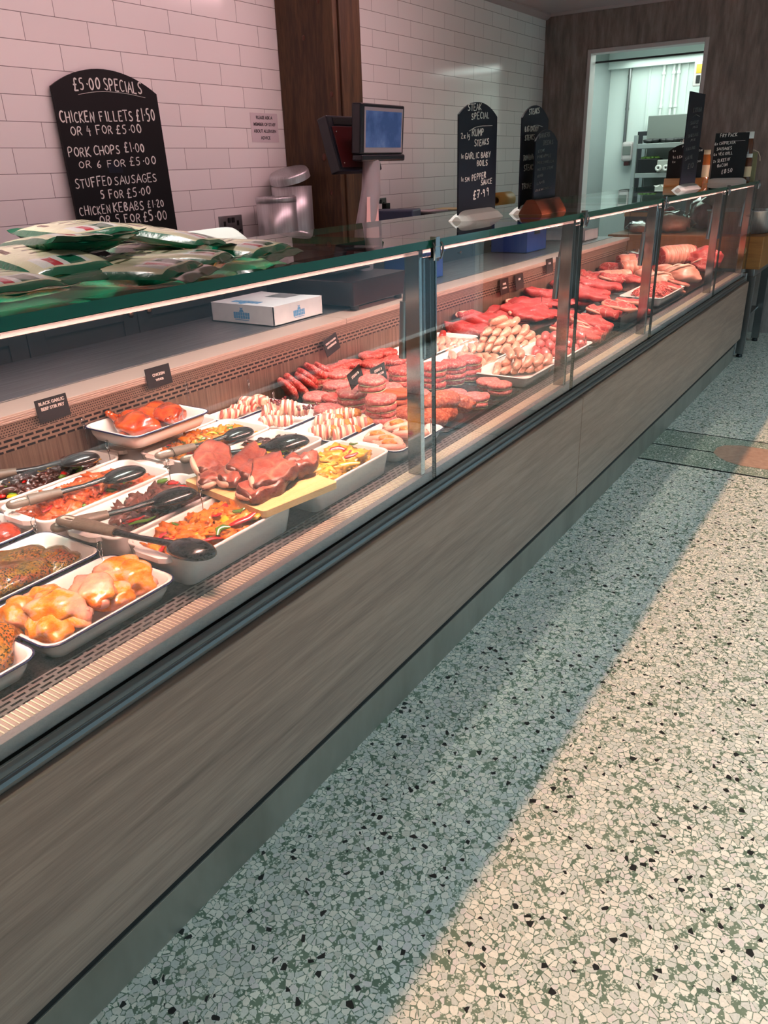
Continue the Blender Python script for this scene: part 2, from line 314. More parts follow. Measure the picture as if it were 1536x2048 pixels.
plain('cabinet_paint', C(74, 77, 78), .45); plain('copper', C(190, 128, 100), .25, 1); plain('stone_top', C(58, 58, 60), .3)
def perforated(name, w, h, mort, hole, metal, offs=.5):
    m_, nt, p, N, L = newmat(name); t = N('ShaderNodeTexCoord'); s = N('ShaderNodeSeparateXYZ'); L(t.outputs['Object'], s.inputs[0])
    c_ = N('ShaderNodeCombineXYZ'); L(s.outputs[1], c_.inputs[0]); L(s.outputs[0] if name == 'slot_deck' else s.outputs[2], c_.inputs[1])
    b = N('ShaderNodeTexBrick'); L(c_.outputs[0], b.inputs['Vector']); b.offset = offs; b.inputs['Scale'].default_value = 1; b.inputs['Brick Width'].default_value = w; b.inputs['Row Height'].default_value = h
    b.inputs['Mortar Size'].default_value = mort; b.inputs['Mortar Smooth'].default_value = .25; b.inputs['Color1'].default_value = hole; b.inputs['Color2'].default_value = hole; b.inputs['Mortar'].default_value = metal
    L(b.outputs['Color'], p.inputs['Base Color']); p.inputs['Roughness'].default_value = .35; L(math_(nt, 'MULTIPLY', b.outputs['Fac'], .25), p.inputs['Metallic'])
    bump(nt, p, b.outputs['Fac'], .6, .003)
perforated('slot_back', .034, .0145, .0042, C(16, 10, 8), C(136, 116, 102)); perforated('dot_back', .0085, .0075, .0023, C(40, 24, 18), C(136, 116, 102))
perforated('slot_deck', .030, .0135, .0042, C(8, 8, 8), C(120, 116, 112))
# ------------------------------------------------------------------ room shell
WX, EY, CZ, BY = -3.4, 8.18, 2.84, -2.2
mb = MB(); ys = [BY, 4.225, 4.245, 4.515, 4.53, 4.822, 4.836, EY]
for i in range(7): mb.add([(WX, ys[i], 0), (WINX, ys[i], 0), (WINX, ys[i+1], 0), (WX, ys[i+1], 0)], [(0, 1, 2, 3)], [0, 2, 1, 2, 1, 2, 0][i])
mb.add([(x, y, .0012) for x, y in ((-.735, 4.62), (-.70, 4.68), (-.62, 4.715), (-.46, 4.71), (.4, 4.70), (.42, 4.36), (-.43, 4.37), (-.56, 4.37), (-.64, 4.40), (-.70, 4.46), (-.735, 4.52))], [tuple(range(10, -1, -1))], 3)
struct(mb.build('floor', ['terrazzo', 'terrazzo_fine', 'black_gap', 'patch']))
def slab(name, x0, x1, y0, y1, z0, z1, mat, bev=0): return struct(MB().box(x0, x1, y0, y1, z0, z1).build(name, mat, bev=bev))
slab('wall_left', WX-.1, WX, BY, EY, 0, CZ, 'metro_tiles')
slab('wall_back', WX, WINX+.1, BY-.1, BY, 0, CZ, 'shop_wall')
DX0, DX1, DZ = -2.925, -1.90, 2.475
slab('wall_end', WX-.1, DX0-.035, EY, EY+.12, 0, CZ, 'end_panel'); slab('wall_end', DX1+.035, WINX+.1, EY, EY+.12, 0, CZ, 'end_panel'); slab('wall_end', DX0-.035, DX1+.035, EY, EY+.12, DZ+.035, CZ, 'end_panel')
slab('ceiling', WX-.1, WINX+.1, BY-.1, EY+.12, CZ, CZ+.1, 'ceiling_paint')
mb = MB()
mb.loft([[(WX, y, CZ-.045), (WX+.012, y, CZ-.045), (WX+.06, y, CZ-.012), (WX+.06, y, CZ), (WX, y, CZ)] for y in (BY, EY)], 0, False); struct(mb.build('trim_1', 'ceiling_paint'))
mb = MB(); mb.loft([[(x, EY, CZ-.02), (x, EY-.02, CZ-.02), (x, EY-.10, CZ+.05), (x, EY, CZ+.05)] for x in (WX, WINX)], 0, False); struct(mb.build('trim_2', 'ceiling_paint'))
# door lining of the opening to the back room
mb = MB(); w = .035
mb.box(DX0-w, DX0, EY-.012, EY+.13, 0, DZ+w); mb.box(DX1, DX1+w, EY-.012, EY+.13, 0, DZ+w); mb.box(DX0, DX1, EY-.012, EY+.13, DZ, DZ+w)
struct(mb.build('trim_3', 'trim_white', bev=.004))
# window wall on the right: one long shop window, head at WHEAD
slab('wall_right', WINX, WINX+.1, BY, EY, WHEAD, CZ, 'shop_wall'); slab('wall_right', WINX, WINX+.1, BY, EY, 0, .08, 'shop_wall')
slab('wall_right', WINX, WINX+.1, BY, -1.4, .08, WHEAD, 'shop_wall'); slab('wall_right', WINX, WINX+.1, 7.7, EY, .08, WHEAD, 'shop_wall')
slab('window_1', WINX+.04, WINX+.05, -1.4, 7.7, .08, WHEAD, 'glass')
# the street outside: pavement and the shaded terrace opposite
slab('ground_street', WINX+.1, 12, -14, 22, -.25, -.05, 'street'); slab('wall_terrace_opposite', 9.5, 12, -14, 22, -.05, 6.2, 'terrace')
# back room behind the opening
RY = 10.6
slab('floor_back_room', -3.7, -.6, EY+.12, RY, -.05, 0, 'grey_cladding')
slab('wall_back_room', -3.7, -.6, RY, RY+.1, 0, 2.95, 'white_cladding'); slab('wall_back_room', -3.65, -3.53, EY+.12, RY, 0, 2.95, 'grey_cladding'); slab('wall_back_room', -.7, -.6, EY+.12, RY, 0, 2.95, 'white_cladding')
slab('ceiling_back_room', -3.7, -.6, EY+.12, RY, 2.82, 2.95, 'white_cladding')
mb = MB().box(DX0-.02, DX1+.02, EY+.13, EY+.16, 2.405, 2.42); struct(mb.build('trim_4', 'dark_grey_plastic'))
mb = MB()
for x in (-3.05, -2.62, -2.2, -1.75, -1.3): mb.box(x-.012, x+.012, RY-.012, RY, 0, 2.82)
struct(mb.build('trim_5', 'white_cladding'))
mb = MB().box(-3.6, -.7, RY-.10, RY, 2.55, 2.72); struct(mb.build('trim_6', 'white_cladding'))
for i, px in enumerate((1258, 1326, 1346, 1356)):
    a = PY(px+6, 100, RY-.04); mb = MB(); mb.cyl((a.x, RY-.03, 1.0 if i else 1.55), (a.x, RY-.03, 2.56), .016 if i else .02, n=10)
    for z in (1.7, 2.1, 2.45): mb.cyl((a.x, RY-.03, z), (a.x, RY-.03, z+.03), .024, n=10)
    tag(mb.build('conduit_pipe', 'steel' if not i else 'white_plastic'), ['grey vertical pipe left of the steel shelving in the white back room', 'white conduit above the steel shelf, left one of three', 'white conduit above the steel shelf, middle one of three', 'white conduit above the steel shelf, right one of three'][i], 'pipe', 'conduits on the back room wall')
# ------------------------------------------------------------------ the serve-over counter
Y0, Y1, GX = -1.1, 6.9, -1.10
JOINTS = [.38, 1.92, 3.08, 4.24, 5.78]; SEGS = list(zip([Y0]+JOINTS, JOINTS+[Y1]))
ctr = thing('display_counter', 'long refrigerated butcher counter with glass front, wood-look panel and steel plinth', 'counter', (-1.8, 3, 0))
wpart(MB().box(-2.0, -1.08, Y0, Y1-.02, 0, .124), 'kick_plate', 'kick_steel', ctr, .002)
wpart(MB().box(-2.0, -1.084, Y0, Y1-.02, .124, .181), 'plinth_shade_strip', 'black_gap', ctr)  # solid black strip, stands in for the shaded recess under the panel
wpart(MB().box(-1.09, -1.05, Y0, 3.118, .180, .635), 'front_panel', 'panel_oak', ctr, .003)
wpart(MB().box(-1.09, -1.05, 3.122, Y1+.01, .180, .635), 'front_panel', 'panel_oak', ctr, .003)
mb = MB(); prof = [(-1.088, .676), (-1.080, .678), (-1.073, .673), (-1.071, .665), (-1.075, .660), (-1.070, .656), (-1.066, .650), (-1.066, .643), (-1.070, .638), (-1.088, .636)]
mb.loft([[(x, y, z) for x, z in prof] for y in (Y0, Y1+.01)], 0, False); wpart(mb, 'bumper_rail', 'rail_alu', ctr, .0012)
wpart(MB().box(-2.05, -1.115, Y0, Y1-.02, .181, .690), 'cabinet_body', 'deck_steel', ctr)
wpart(MB().box(-2.05, -1.216, Y0, Y1-.02, .690, .70), 'deck', 'deck_steel', ctr)
wpart(MB().box(-1.216, -1.166, Y0, Y1-.02, .690, .70), 'air_grille', 'slot_deck', ctr)
mb = MB().box(-1.166, -1.122, Y0, Y1-.02, .690, .70)
y = Y0+.01
while y < Y1-.03: mb.box(-1.165, -1.123, y, y+.0026, .6995, .7014, 1); y += .0098
wpart(mb, 'ribbed_ledge', ['rib_base', 'cream_rib'], ctr)
wpart(MB().box(-1.122, -1.101, Y0, Y1-.02, .672, .7015), 'front_lip', 'lip_grey', ctr, .001)
wpart(MB().box(-2.062, -2.045, Y0, Y1-.02, .70, .845), 'back_panel', 'brushed_back', ctr)
wpart(MB().box(-2.062, -2.043, Y0, Y1-.02, .845, .892), 'perforated_panel', 'slot_back', ctr)
wpart(MB().box(-2.062, -2.038, Y0, Y1-.02, .892, .93), 'dotted_strip', 'dot_back', ctr)
mb = MB().box(-2.16, -2.022, Y0, 2.78, .93, .954).box(-2.16, -2.022, 2.784, Y1-.02, .93, .954)
for z in (.934, .940, .946): mb.box(-2.022, -2.0195, Y0, Y1-.02, z, z+.0025)
wpart(mb, 'worktop_lip', 'lip_steel_lit', ctr, .002)
wpart(MB().box(-2.62, -2.16, Y0, Y1-.02, .92, .958), 'worktop', 'brushed_top', ctr, .002)
wpart(MB().box(-2.6, -2.06, Y0, Y1-.02, .06, .92), 'rear_body', 'steel', ctr)
wpart(MB().box(-2.6, -1.07, Y1-.02, Y1+.02, .05, .70), 'end_panel', 'steel', ctr, .003)
def pane(x0, x1, y0, y1, z0, z1, faces_edge, mats, name, par):
    mb = MB().box(x0, x1, y0, y1, z0, z1)
    for i in faces_edge: mb.mi[i] = 1
    return wpart(mb, name, mats, par)
for a, b in SEGS:
    pane(GX, -1.088, a+.002, b-.002, .655, 1.349, (0, 1, 2, 4), ['glass', 'glass_edge_dark'], 'front_glass', ctr)
    pane(-1.70, -1.088, a+.0015, b-.0015, 1.35, 1.370, (2, 3, 4, 5), ['top_glass', 'glass_edge'], 'top_glass', ctr)
pane(-2.04, -1.105, Y1-.012, Y1, .702, 1.34, (1, 3, 5), ['glass', 'glass_edge_dark'], 'end_glass', ctr)
for k, j in enumerate(JOINTS+[Y1-.01]):
    p = wpart(MB().box(-1.152, -1.106, j-.055, j-.034, .702, 1.345), 'glass_post', 'chrome', ctr, .001)
    mb = MB().box(-1.70, -1.11, j-.052, j-.044, 1.338, 1.348); wpart(mb, 'shelf_bracket', 'chrome', p)
    mb = MB()
    for s in ((-.038, -.002), (.002, .038)):
        if j+s[1] < Y1+.02: mb.box(-1.116, -1.103, j+s[0], j+s[1], 1.05, 1.325)
    wpart(mb, 'clamp_plate', 'chrome_dark_reflection', p, .002)
    mb = MB(); mb.tube([(-1.168, j-.047, 1.05), (-1.160, j-.047, 1.21)], .012, 12); mb.tube([(-1.160, j-.047, 1.21), (-1.15, j-.047, 1.29)], .005, 8); wpart(mb, 'gas_strut', 'steel', p)
    mb = MB().box(-1.086, -1.080, j-.014, j+.020, 1.322, 1.352)
    mb.box(-1.094, -1.076, j-.016, j+.008, 1.352, 1.378)
    for dy in (-.02, .026): mb.tube([(-1.082, j+dy*.8, 1.318), (-1.078, j+dy, 1.335), (-1.077, j+dy, 1.352), (-1.083, j+dy*.9, 1.362)], .0035, 8)
    wpart(mb, 'glass_hinge', 'chrome', p, .001)
# lamp strip under the top glass: profile, glowing tube and its light
for i, (a, b) in enumerate(SEGS[0:]):
    c_ = LED_COL[min(i, 4)]; nm = 'led_glow_%d' % i
    m_ = plain(nm, (*c_, 1), .4, emit=1.3)
    o = wpart(MB().box(-1.132, -1.106, a+.03, b-.06, 1.345, 1.3495).box(-1.1475, -1.1455, a+.01, b-.01, 1.3290, 1.3495).box(-1.146, -1.131, a+.01, b-.01, 1.347, 1.3495), 'lamp_profile', 'black_gap', ctr)  # rear flange added as a hood that cuts the lamp's beam
    mb = MB().box(-1.124, -1.109, a+.03, b-.06, 1.3440, 1.3450); wpart(mb, 'lamp_strip', nm, o)
    L_ = b-a-.09; y = (a+b)/2-.015
    light('case_lamp', 'AREA', (-1.125, y, 1.336), (0, .87, 0), LED_W*(1 if i < 2 else 1.3)*L_, c_, shape='RECTANGLE', size=.006, size_y=L_, spread=1.85)
    light('case_lamp_front', 'AREA', (-1.125, y, 1.336), (0, .20, 0), LED_W*.20*L_, c_, shape='RECTANGLE', size=.006, size_y=L_, spread=.62)
    light('case_lamp_up', 'AREA', (-1.155, y, 1.347), (0, PI-1.0, 0), LED_UP*L_, (1, .52, .50), shape='RECTANGLE', size=.01, size_y=L_, spread=1.25)
# ------------------------------------------------------------------ back wall: cabinets, boards, bins, pillar, notice
CX = -2.76                                           # cabinet fronts
CABT = 1.075
wt = thing('back_worktop', 'dark stone worktop running along the tiled wall on grey cabinets', 'worktop', (-3.05, 3, CABT))
wpart(MB().box(WX+.004, CX+.02, BY+.02, 3.9, CABT, CABT+.04), 'slab', 'stone_top', wt, .003)
wpart(MB().box(WX+.004, CX+.02, 3.9, EY-.02, CABT, CABT+.04), 'slab', 'stone_top', wt, .003)
edges = [-.41+.535*i for i in range(16)]
def shaker(mb, y0, y1, z0, z1, x=CX, st=.075):
    mb.box(x-.02, x-.006, y0, y1, z0, z1)
    for a, b, c_, d in ((y0, y0+st, z0, z1), (y1-st, y1, z0, z1), (y0+st, y1-st, z0, z0+st), (y0+st, y1-st, z1-st, z1)): mb.box(x-.006, x, a, b, c_, d)
for i in range(0, 15, 2):
    y0, y1 = edges[i], edges[min(i+2, 15)]
    where = ['left end of', 'behind the chicken trays of', 'behind the carton of', 'behind the burgers of', 'behind the sausages of', 'behind the steaks of', 'behind the mince of', 'far end of'][i//2]
    kb = thing('base_cabinet', 'grey shaker base cabinet against the tiled wall, %s the counter' % where, 'cabinet', (-3.0, (y0+y1)/2, 0), group='grey base cabinets')
    wpart(MB().box(WX+.004, CX-.021, y0+.002, y1-.002, .02, CABT-.001), 'carcass', 'cabinet_paint', kb)
    for s, (a, b) in enumerate(((y0, (y0+y1)/2), ((y0+y1)/2, y1))):
        mb = MB()
        drawer = i >= 6
        ztop = CABT-.012
        if drawer: shaker(mb, a+.002, b-.002, .1, ztop-.185); 
        else: shaker(mb, a+.002, b-.002, .1, ztop)
        d = wpart(mb, 'door', 'cabinet_paint', kb, .0015)
        def knob(y, z, par):
            k = MB(); M_ = Matrix.Translation((CX, y, z)) @ Matrix.Rotation(PI/2, 4, 'Y')
            k.lathe([(.0, 0), (.006, 0), (.005, .010), (.008, .014), (.0135, .019), (.0135, .024), (.008, .030), (.0, .031)], 14, M=M_); wpart(k, 'knob', 'copper', par)
        knob((b-.05) if s == 0 else (a+.05), (ztop-.05) if not drawer else ztop-.24, d)
        if drawer:
            mb = MB(); shaker(mb, a+.002, b-.002, ztop-.18, ztop, st=.035); dd = wpart(mb, 'drawer', 'cabinet_paint', kb, .0015); knob((a+b)/2, ztop-.09, dd)
# oak pillar
pl = thing('wooden_pillar', 'dark stained rough timber pillar standing against the white tiles', 'pillar', (-3.19, 4.25, CABT+.04))
wpart(MB().box(WX+.002, -2.985, 4.12, 4.165, CABT+.041, CZ-.001), 'board', 'beam_wood', pl, .006)
wpart(MB().box(-3.03, -2.972, 4.166, 4.375, CABT+.041, CZ-.001), 'board', 'beam_wood', pl, .006)
mb = MB()
for z, x, s in ((1.95, -3.02, .012), (1.62, -3.10, .016), (2.25, -3.2, .010), (1.42, -3.06, .011), (2.42, -3.08, .012)):
    mb.blob((x, 4.120, z), (s, .003, s*1.4), seed=int(z*50), sub=2)
wpart(mb, 'knot', 'brown_wood', pl)
# big chalkboard leaning on the tiles
plain('chalkboard', C(12, 13, 15), .5, spec=.3); plain('chalkboard_blue', C(22, 28, 40), .45, spec=.3); plain('chalk', C(232, 232, 226), .9); plain('chalk_dim', C(120, 122, 122), .9)
def arch_board(w, h, arch, th=.008, square=False):
    out = [(-w/2, 0), (w/2, 0)]
    if square: out += [(w/2, h), (-w/2, h)]
    else:
        n = 18; rad = (w*w/4+arch*arch)/(2*arch); a0 = math.asin(min(1, w/2/rad))
        for i in range(n+1):
            a = a0-2*a0*i/n; out.append((rad*math.sin(a), h-rad+rad*math.cos(a)))
    mb = MB(); mb.loft([[(x, y, z) for x, z in out] for y in (0, th)], 0, False)
    return mb
def write(par, lines, seed, name='chalk_lettering', mat='chalk', off=-.0012, **kw):
    mb = MB(); rnd = random.Random(seed)
    for t in lines: strokes(mb, t[0], t[1], t[2], t[3], rnd, *(t[4:]), z=off)
    o = mb.build(name, mat, par); return o
def swash(par, pts, w, mat='chalk'):
    for _ in range(2): pts = [pts[0]]+[(a[0]*(1-t)+b[0]*t, a[1]*(1-t)+b[1]*t) for a, b in zip(pts, pts[1:]) for t in (.25, .75)]+[pts[-1]]
    mb = MB(); mb.tube([(x, -.0013, z) for x, z in pts], w, 6, flat=.25); return mb.build('underline', mat, par)
BW, BH = .612, .90
p0 = Vector((-3.335, 2.79, 1.117))
bd = thing('chalkboard', 'large black arched chalkboard headed £5.00 SPECIALS leaning on the white tiles', 'chalkboard', p0, (0, 0, 0))
bd.rotation_euler = (math.radians(-2.4), math.radians(.4), PI/2)
arch_board(BW, BH, .088, .012).build('board', 'chalkboard', bd, bev=.002)
def chalk_lines(par, rows, seed, plane, mat='chalk', th=.115):
    """rows of handwriting; each is (text, left px, baseline px, right px, right baseline px, letter px height) measured on the board's face"""
    Minv = (Matrix.Translation(par.location) @ par.rotation_euler.to_matrix().to_4x4()).inverted(); rnd = random.Random(seed)
    nrm = (par.rotation_euler.to_matrix() @ Vector((0, -1, 0)))
    def on(px, py):
        r = ray(px, py); t = (par.location-EYE).dot(nrm)/r.dot(nrm); return Minv @ (EYE+r*t)
    for s, ax, ay, bx, by, hp in rows:
        A, B = on(ax, ay), on(bx, by); T = on(ax, ay-hp); h = (T-A).z; width = B.x-A.x
        n = sum(.55 if ch == ' ' else ({'I': .5, '1': .5, '.': .38, 'M': 1.1, 'W': 1.1}.get(ch, .95)+.08) for ch in s)
        wf = width/(n*h); mb = MB(); strokes(mb, s, A.x, A.z, h, rnd, wf, th, (B.z-A.z)/max(width, .01), .05, z=-.0012)
        mb.build('chalk_lettering', mat, par)
chalk_lines(bd, [('£5.00', 147, 181, 204, 179, 25), ('SPECIALS', 209, 180, 286, 190, 23), ('CHICKEN', 121, 246, 191, 243, 22), ('FILLETS', 200, 243, 268, 241, 20), ('£1.50', 273, 243, 313, 242, 25),
    ('OR 4 FOR', 142, 271, 228, 266, 18), ('£5.00', 232, 267, 286, 267, 18), ('PORK', 137, 315, 184, 312, 19), ('CHOPS', 188, 311, 243, 307, 18), ('£1.00', 249, 305, 292, 304, 19),
    ('OR 6 FOR', 158, 337, 254, 332, 15), ('£5.00', 259, 331, 315, 329, 17), ('STUFFED', 151, 378, 226, 369, 19), ('SAUSAGES', 229, 370, 316, 362, 17),
    ('5 FOR', 202, 398, 250, 395, 17), ('£5.00', 254, 396, 304, 388, 17), ('CHICKEN', 160, 432, 224, 426, 18), ('KEBABS', 227, 424, 290, 419, 18), ('£1.20', 295, 416, 330, 413, 15),
    ('OR 5 FOR', 201, 449, 284, 444, 18), ('£5.00', 287, 443, 337, 440, 20)], 3, None)
swash(bd, [(-.17, .785), (-.05, .806), (.1, .806), (.225, .792)], .0045)
mb = MB(); mb.box(-.075, .01, -.0011, 0, .452, .50); mb.build('chalk_smear', 'chalkboard_blue', bd)
# notice on the wall
plain('paper', C(214, 202, 206), .6); plain('ink', C(60, 56, 62), .7)
def txt(s, size, mat, par, loc, rot=(PI/2, 0, 0), align='CENTER', name='lettering', bold=0.0, ext=.0004):
    cu = bpy.data.curves.new('t', 'FONT'); cu.body = s; cu.size = size; cu.align_x = align; cu.extrude = ext; cu.offset = bold
    t = bpy.data.objects.new('t', cu); me = bpy.data.meshes.new_from_object(t); me.materials.clear(); me.materials.append(MATS[mat])
    bpy.data.objects.remove(t); o = inst(me, name, loc, rot, None, par); return o
a = PX(499, 225, WX); b = PX(558, 285, WX); a2 = PX(553, 222, WX)
nt_ = thing('notice', 'small white paper allergen notice taped to the tiled wall', 'notice', (WX+.001, (a.y+b.y)/2, (a.z+b.z)/2), (0, 0, PI/2))
nw, nh = abs(a2.y-a.y), a.z-b.z
MB().box(-nw/2, nw/2, -.001, 0, -nh/2, nh/2).build('sheet', 'paper', nt_)
for i, s in enumerate(('PLEASE ASK A', 'MEMBER OF STAFF', 'ABOUT ALLERGEN', 'ADVICE')): txt(s, .024, 'ink', nt_, (0, -.0013, .046-.036*i), bold=.0006)
# double socket
def socket(name, label, y, z, plug=False):
    s = thing(name, label, 'socket', (WX, y, z), (0, 0, PI/2))
    MB().box(-.095, .095, -.010, 0, -.058, .058).build('face_plate', 'steel', s, bev=.003)
    for k in (-1, 1):
        for q in ((-.008, .008, .0, .028), (-.025, -.007, -.035, -.024), (.007, .025, -.035, -.024)): MB().box(k*.055+q[0], k*.055+q[1], -.012, -.0095, q[2], q[3]).build('pin_hole', 'black_plastic', s)
        MB().box(k*.016-.010, k*.016+.010, -.016, -.009, .018, .046).build('switch', 'black_plastic', s, bev=.002)
    if plug:
        for k, mt in ((-1, 'white_plastic'), (1, 'black_plastic')):
            mb = MB().box(k*.055-.028, k*.055+.028, -.05, -.0121, -.055, .02); mb.tube([(k*.055, -.04, -.055), (k*.055+.005, -.035, -.10), (k*.05, -.02, -.135)], .005, 8); mb.build('plug', mt, s, bev=.006)
    return s
a = PX(461, 452, WX); socket('double_socket', 'steel double power socket on the tiles between chalkboard and bins', a.y, a.z)
a = PX(757, 410, WX); socket('double_socket', 'double socket right of the pillar with two plugs in it', a.y, a.z-.01, True)
# two steel bins on the worktop
TOPZ = CABT+.041
def bin_(x, y, r, h, label, open_):
    b = thing('steel_bin', label, 'bin', (x, y, TOPZ), group='steel bins on the back worktop')
    MB().lathe([(r*.97, 0), (r, .004), (r, h), (r*.94, h), (r*.92, .02), (0, .02)] , 40).build('drum', 'brushed_bin', b)
    if open_:
        M_ = Matrix.Translation((0, -r, h)) @ Matrix.Rotation(math.radians(17), 4, 'X')
        mb = MB(); mb.lathe([(r*1.01, 0), (r*1.0, .035), (r*.93, .05), (r*.5, .055), (0, .056)], 40, c=(0, r, 0), M=M_); mb.build('lid', 'brushed_bin', b)
    else: MB().lathe([(r*.9, h-.02), (r*1.015, h-.012), (r*1.015, h+.012), (r*.93, h+.022), (r*.90, h+.004), (0, h-.004)], 40).build('lid', 'brushed_bin', b)
noisy('brushed_bin', [(.3, C(176, 178, 180)), (.7, C(206, 208, 210))], 4, .34, metal=.7, stretch=(30, 30, 1))
a = PX(550, 400, -3.2); bin_(-3.2, a.y+.01, .118, a.z-TOPZ, 'shorter steel bin with flat lid standing on the back worktop', False)
a = PX(606, 375, -3.22); bin_(-3.235, 3.955, .122, PX(600, 372, -3.2).z-TOPZ, 'taller steel bin with tilted open lid beside the pillar', True)
# odds and ends on the back worktop right of the pillar
plain('blue_plastic', C(26, 72, 160), .35); plain('grey_blue', C(70, 80, 104), .5); plain('yellow_roll', C(172, 138, 62), .5); plain('paper_yellow', C(214, 206, 150), .6)
a = PX(795, 428, -3.1); t = tag(MB().box(-.16, .16, -.12, .12, 0, a.z+.03-TOPZ).build('storage_box', 'grey_blue', None, (-3.12, a.y, TOPZ), bev=.01, rot=(0, 0, .3)), 'grey blue box on the back worktop beside the plugs', 'box')
a = PX(880, 414, -3.05); tr = thing('paper_tray', 'flat black tray of papers on the back worktop left of the steak board', 'tray', (-3.05, a.y, TOPZ), (0, 0, PI/2))
hz = max(a.z-TOPZ, .05)
MB().box(-.34, .30, -.16, .16, 0, hz-.02).build('tray', 'black_plastic', tr, bev=.01)
tag(MB().box(-.10, .12, -.1, .1, 0, .006).build('paper_pad', 'paper_yellow', None, (-3.0, a.y+.06, TOPZ+hz-.018), rot=(0, 0, PI/2+.2)), 'yellow paper pad lying on the black tray by the wall', 'paper')
tag(MB().box(-.10, .12, -.07, .07, 0, .006).build('paper_sheets', 'paper', None, (-3.02, a.y-.2, TOPZ+hz-.018), rot=(0, 0, PI/2-.2)), 'white papers lying on the black tray by the wall', 'paper')
a = PX(1005, 400, -2.95); mb = MB(); rr_ = .062
mb.lathe([(.028, -.13), (rr_, -.13), (rr_, .13), (.028, .13), (.026, .1), (.026, -.1), (.028, -.13)], 24, M=Matrix.Rotation(PI/2, 4, 'X') @ Matrix.Rotation(.0, 4, 'Y'))
hold = thing('roll_stand', 'dark box under the yellow roll on the back worktop', 'box', (-2.95, a.y, TOPZ)); MB().box(-.09, .09, -.16, .16, 0, a.z-rr_-TOPZ-.001).build('box', 'dark_grey_plastic', hold, bev=.005)
tag(mb.build('paper_roll', 'yellow_roll', None, (-2.95, a.y, a.z)), 'yellow wrapping roll lying right of the steak special board', 'roll')
# ------------------------------------------------------------------ scale with two screens, standing on the counter worktop
WT = .959
plain('maroon_black', C(30, 14, 14), .3, coat=.1); plain('column', C(176, 164, 172), .35, .3)
sc = thing('shop_scale', 'black electronic scale with two screens on a pale column, on the counter worktop', 'scale', (-2.33, 3.25, WT))
fy0 = 2.93; fy1 = PX(818, 592, -2.075).y; ztop = PX(703, 566, -2.075).z
wpart(MB().box(-2.60, -2.085, fy0, fy1, WT+.018, ztop), 'base', 'maroon_black', sc, .004)
mb = MB()
for x in (-2.11, -2.57):
    for y in (fy0+.04, fy1-.05): mb.cyl((x, y, WT), (x, y, WT+.019), .02, n=12)
wpart(mb, 'feet', 'black_plastic', sc)
wpart(MB().box(-2.56, -2.22, fy0+.05, fy1-.12, ztop+.02, ztop+.03), 'weighing_plate', 'black_plastic', sc, .004)
wpart(MB().box(-2.42, -2.36, fy0+.2, fy0+.3, ztop, ztop+.02), 'plate_support', 'black_plastic', sc)
cy = 3.40
mb = MB(); mb.tube([(-2.30, cy-.07, ztop), (-2.29, cy-.06, ztop+.18), (-2.27, cy-.02, ztop+.36), (-2.285, cy+.015, 1.585)], [.060, .058, .056, .05], 16, flat=.75)
wpart(mb, 'column', 'column', sc)
def screen(y0, y1, z0, z1, x, tilt, name, back=False):
    M_ = Matrix.Translation((x, (y0+y1)/2, (z0+z1)/2)) @ Matrix.Rotation(tilt, 4, 'Y'); w, h = (y1-y0)/2, (z1-z0)/2
    mb = MB(); mb.box(-.055, .0, -w, w, -h, h, M=M_); mb.box(-.075, -.055, -w*.8, w*.8, -h*.8, h*.8, M=M_); mb.box(-.05, .012, -w, w, -h-.03, -h, M=M_)
    o = wpart(mb, name, 'case_navy' if not back else 'maroon_case', sc, .008, 3)
    mb = MB(); mb.box(.0005, .002, -w*.86, w*.9, -h*.92, h*.86, M=M_); wpart(mb, 'bezel', 'bezel', o)
    mb = MB(); mb.box(.002, .0028, -w*.8, w*.84, -h*.72, h*.72, M=M_); wpart(mb, 'display', 'lcd', o)
    return o
plain('case_navy', C(24, 26, 36), .3, coat=.3); plain('bezel', C(150, 150, 160), .4); plain('maroon_case', C(70, 22, 24), .3)
m_, nt, p, N, L = newmat('lcd'); v = coords(nt, (1, 1, 1), False)
c_ = ramp(nt, ntex(nt, v, 9, 3), [(.4, C(46, 70, 112)), (.62, C(66, 90, 134)), (.75, C(92, 112, 150))]); L(c_, p.inputs['Base Color']); L(c_, p.inputs['Emission Color']); p.inputs['Emission Strength'].default_value = .45; p.inputs['Roughness'].default_value = .2
a = PX(707, 204, -2.25); b = PX(806, 318, -2.25)
screen(a.y+.05, b.y+.015, b.z+.022, a.z, -2.25, math.radians(4), 'customer_screen')
M_ = Matrix.Translation((-2.40, 3.40, 1.655)) @ Matrix.Rotation(math.radians(-16), 4, 'Y')
mb = MB(); mb.box(-.03, .03, -.17, .19, -.125, .125, M=M_); o = wpart(mb, 'staff_screen', 'case_navy', sc, .006)
mb = MB(); mb.box(.0302, .034, -.15, .17, -.11, .075, M=M_); o2 = wpart(mb, 'rear_cover', 'maroon_case', o, .003)  # red light on the rear cover is put into its maroon colour
mb = MB(); mb.box(.0302, .033, -.13, .10, .082, .115, M=M_); wpart(mb, 'port_panel', 'black_plastic', o, .002)
mb = MB()
for u, v_ in ((-.13, -.09), (.14, -.09), (-.13, .05), (.14, .05)): mb.blob(tuple(M_ @ Vector((.035, u, v_))), (.004, .004, .004), sub=1, amp=0)
wpart(mb, 'screw', 'chrome', o)
# pink slips hung on the column
plain('pink_paper', C(244, 190, 190), .7)
mb = MB(); c0 = Vector((-2.25, cy-.10, 1.33)); mb.loft([[(-2.245, cy-.115+.02*(z-1.2)/.2, z), (-2.243, cy+.0, z), (-2.2445, cy+.0, z), (-2.2465, cy-.115+.02*(z-1.2)/.2, z)] for z in (1.235, 1.33, 1.331, 1.425)], 0, False)
tag(mb.build('receipt_slips', 'pink_paper'), 'pale receipt slips stuck to the front of the scale column', 'paper')
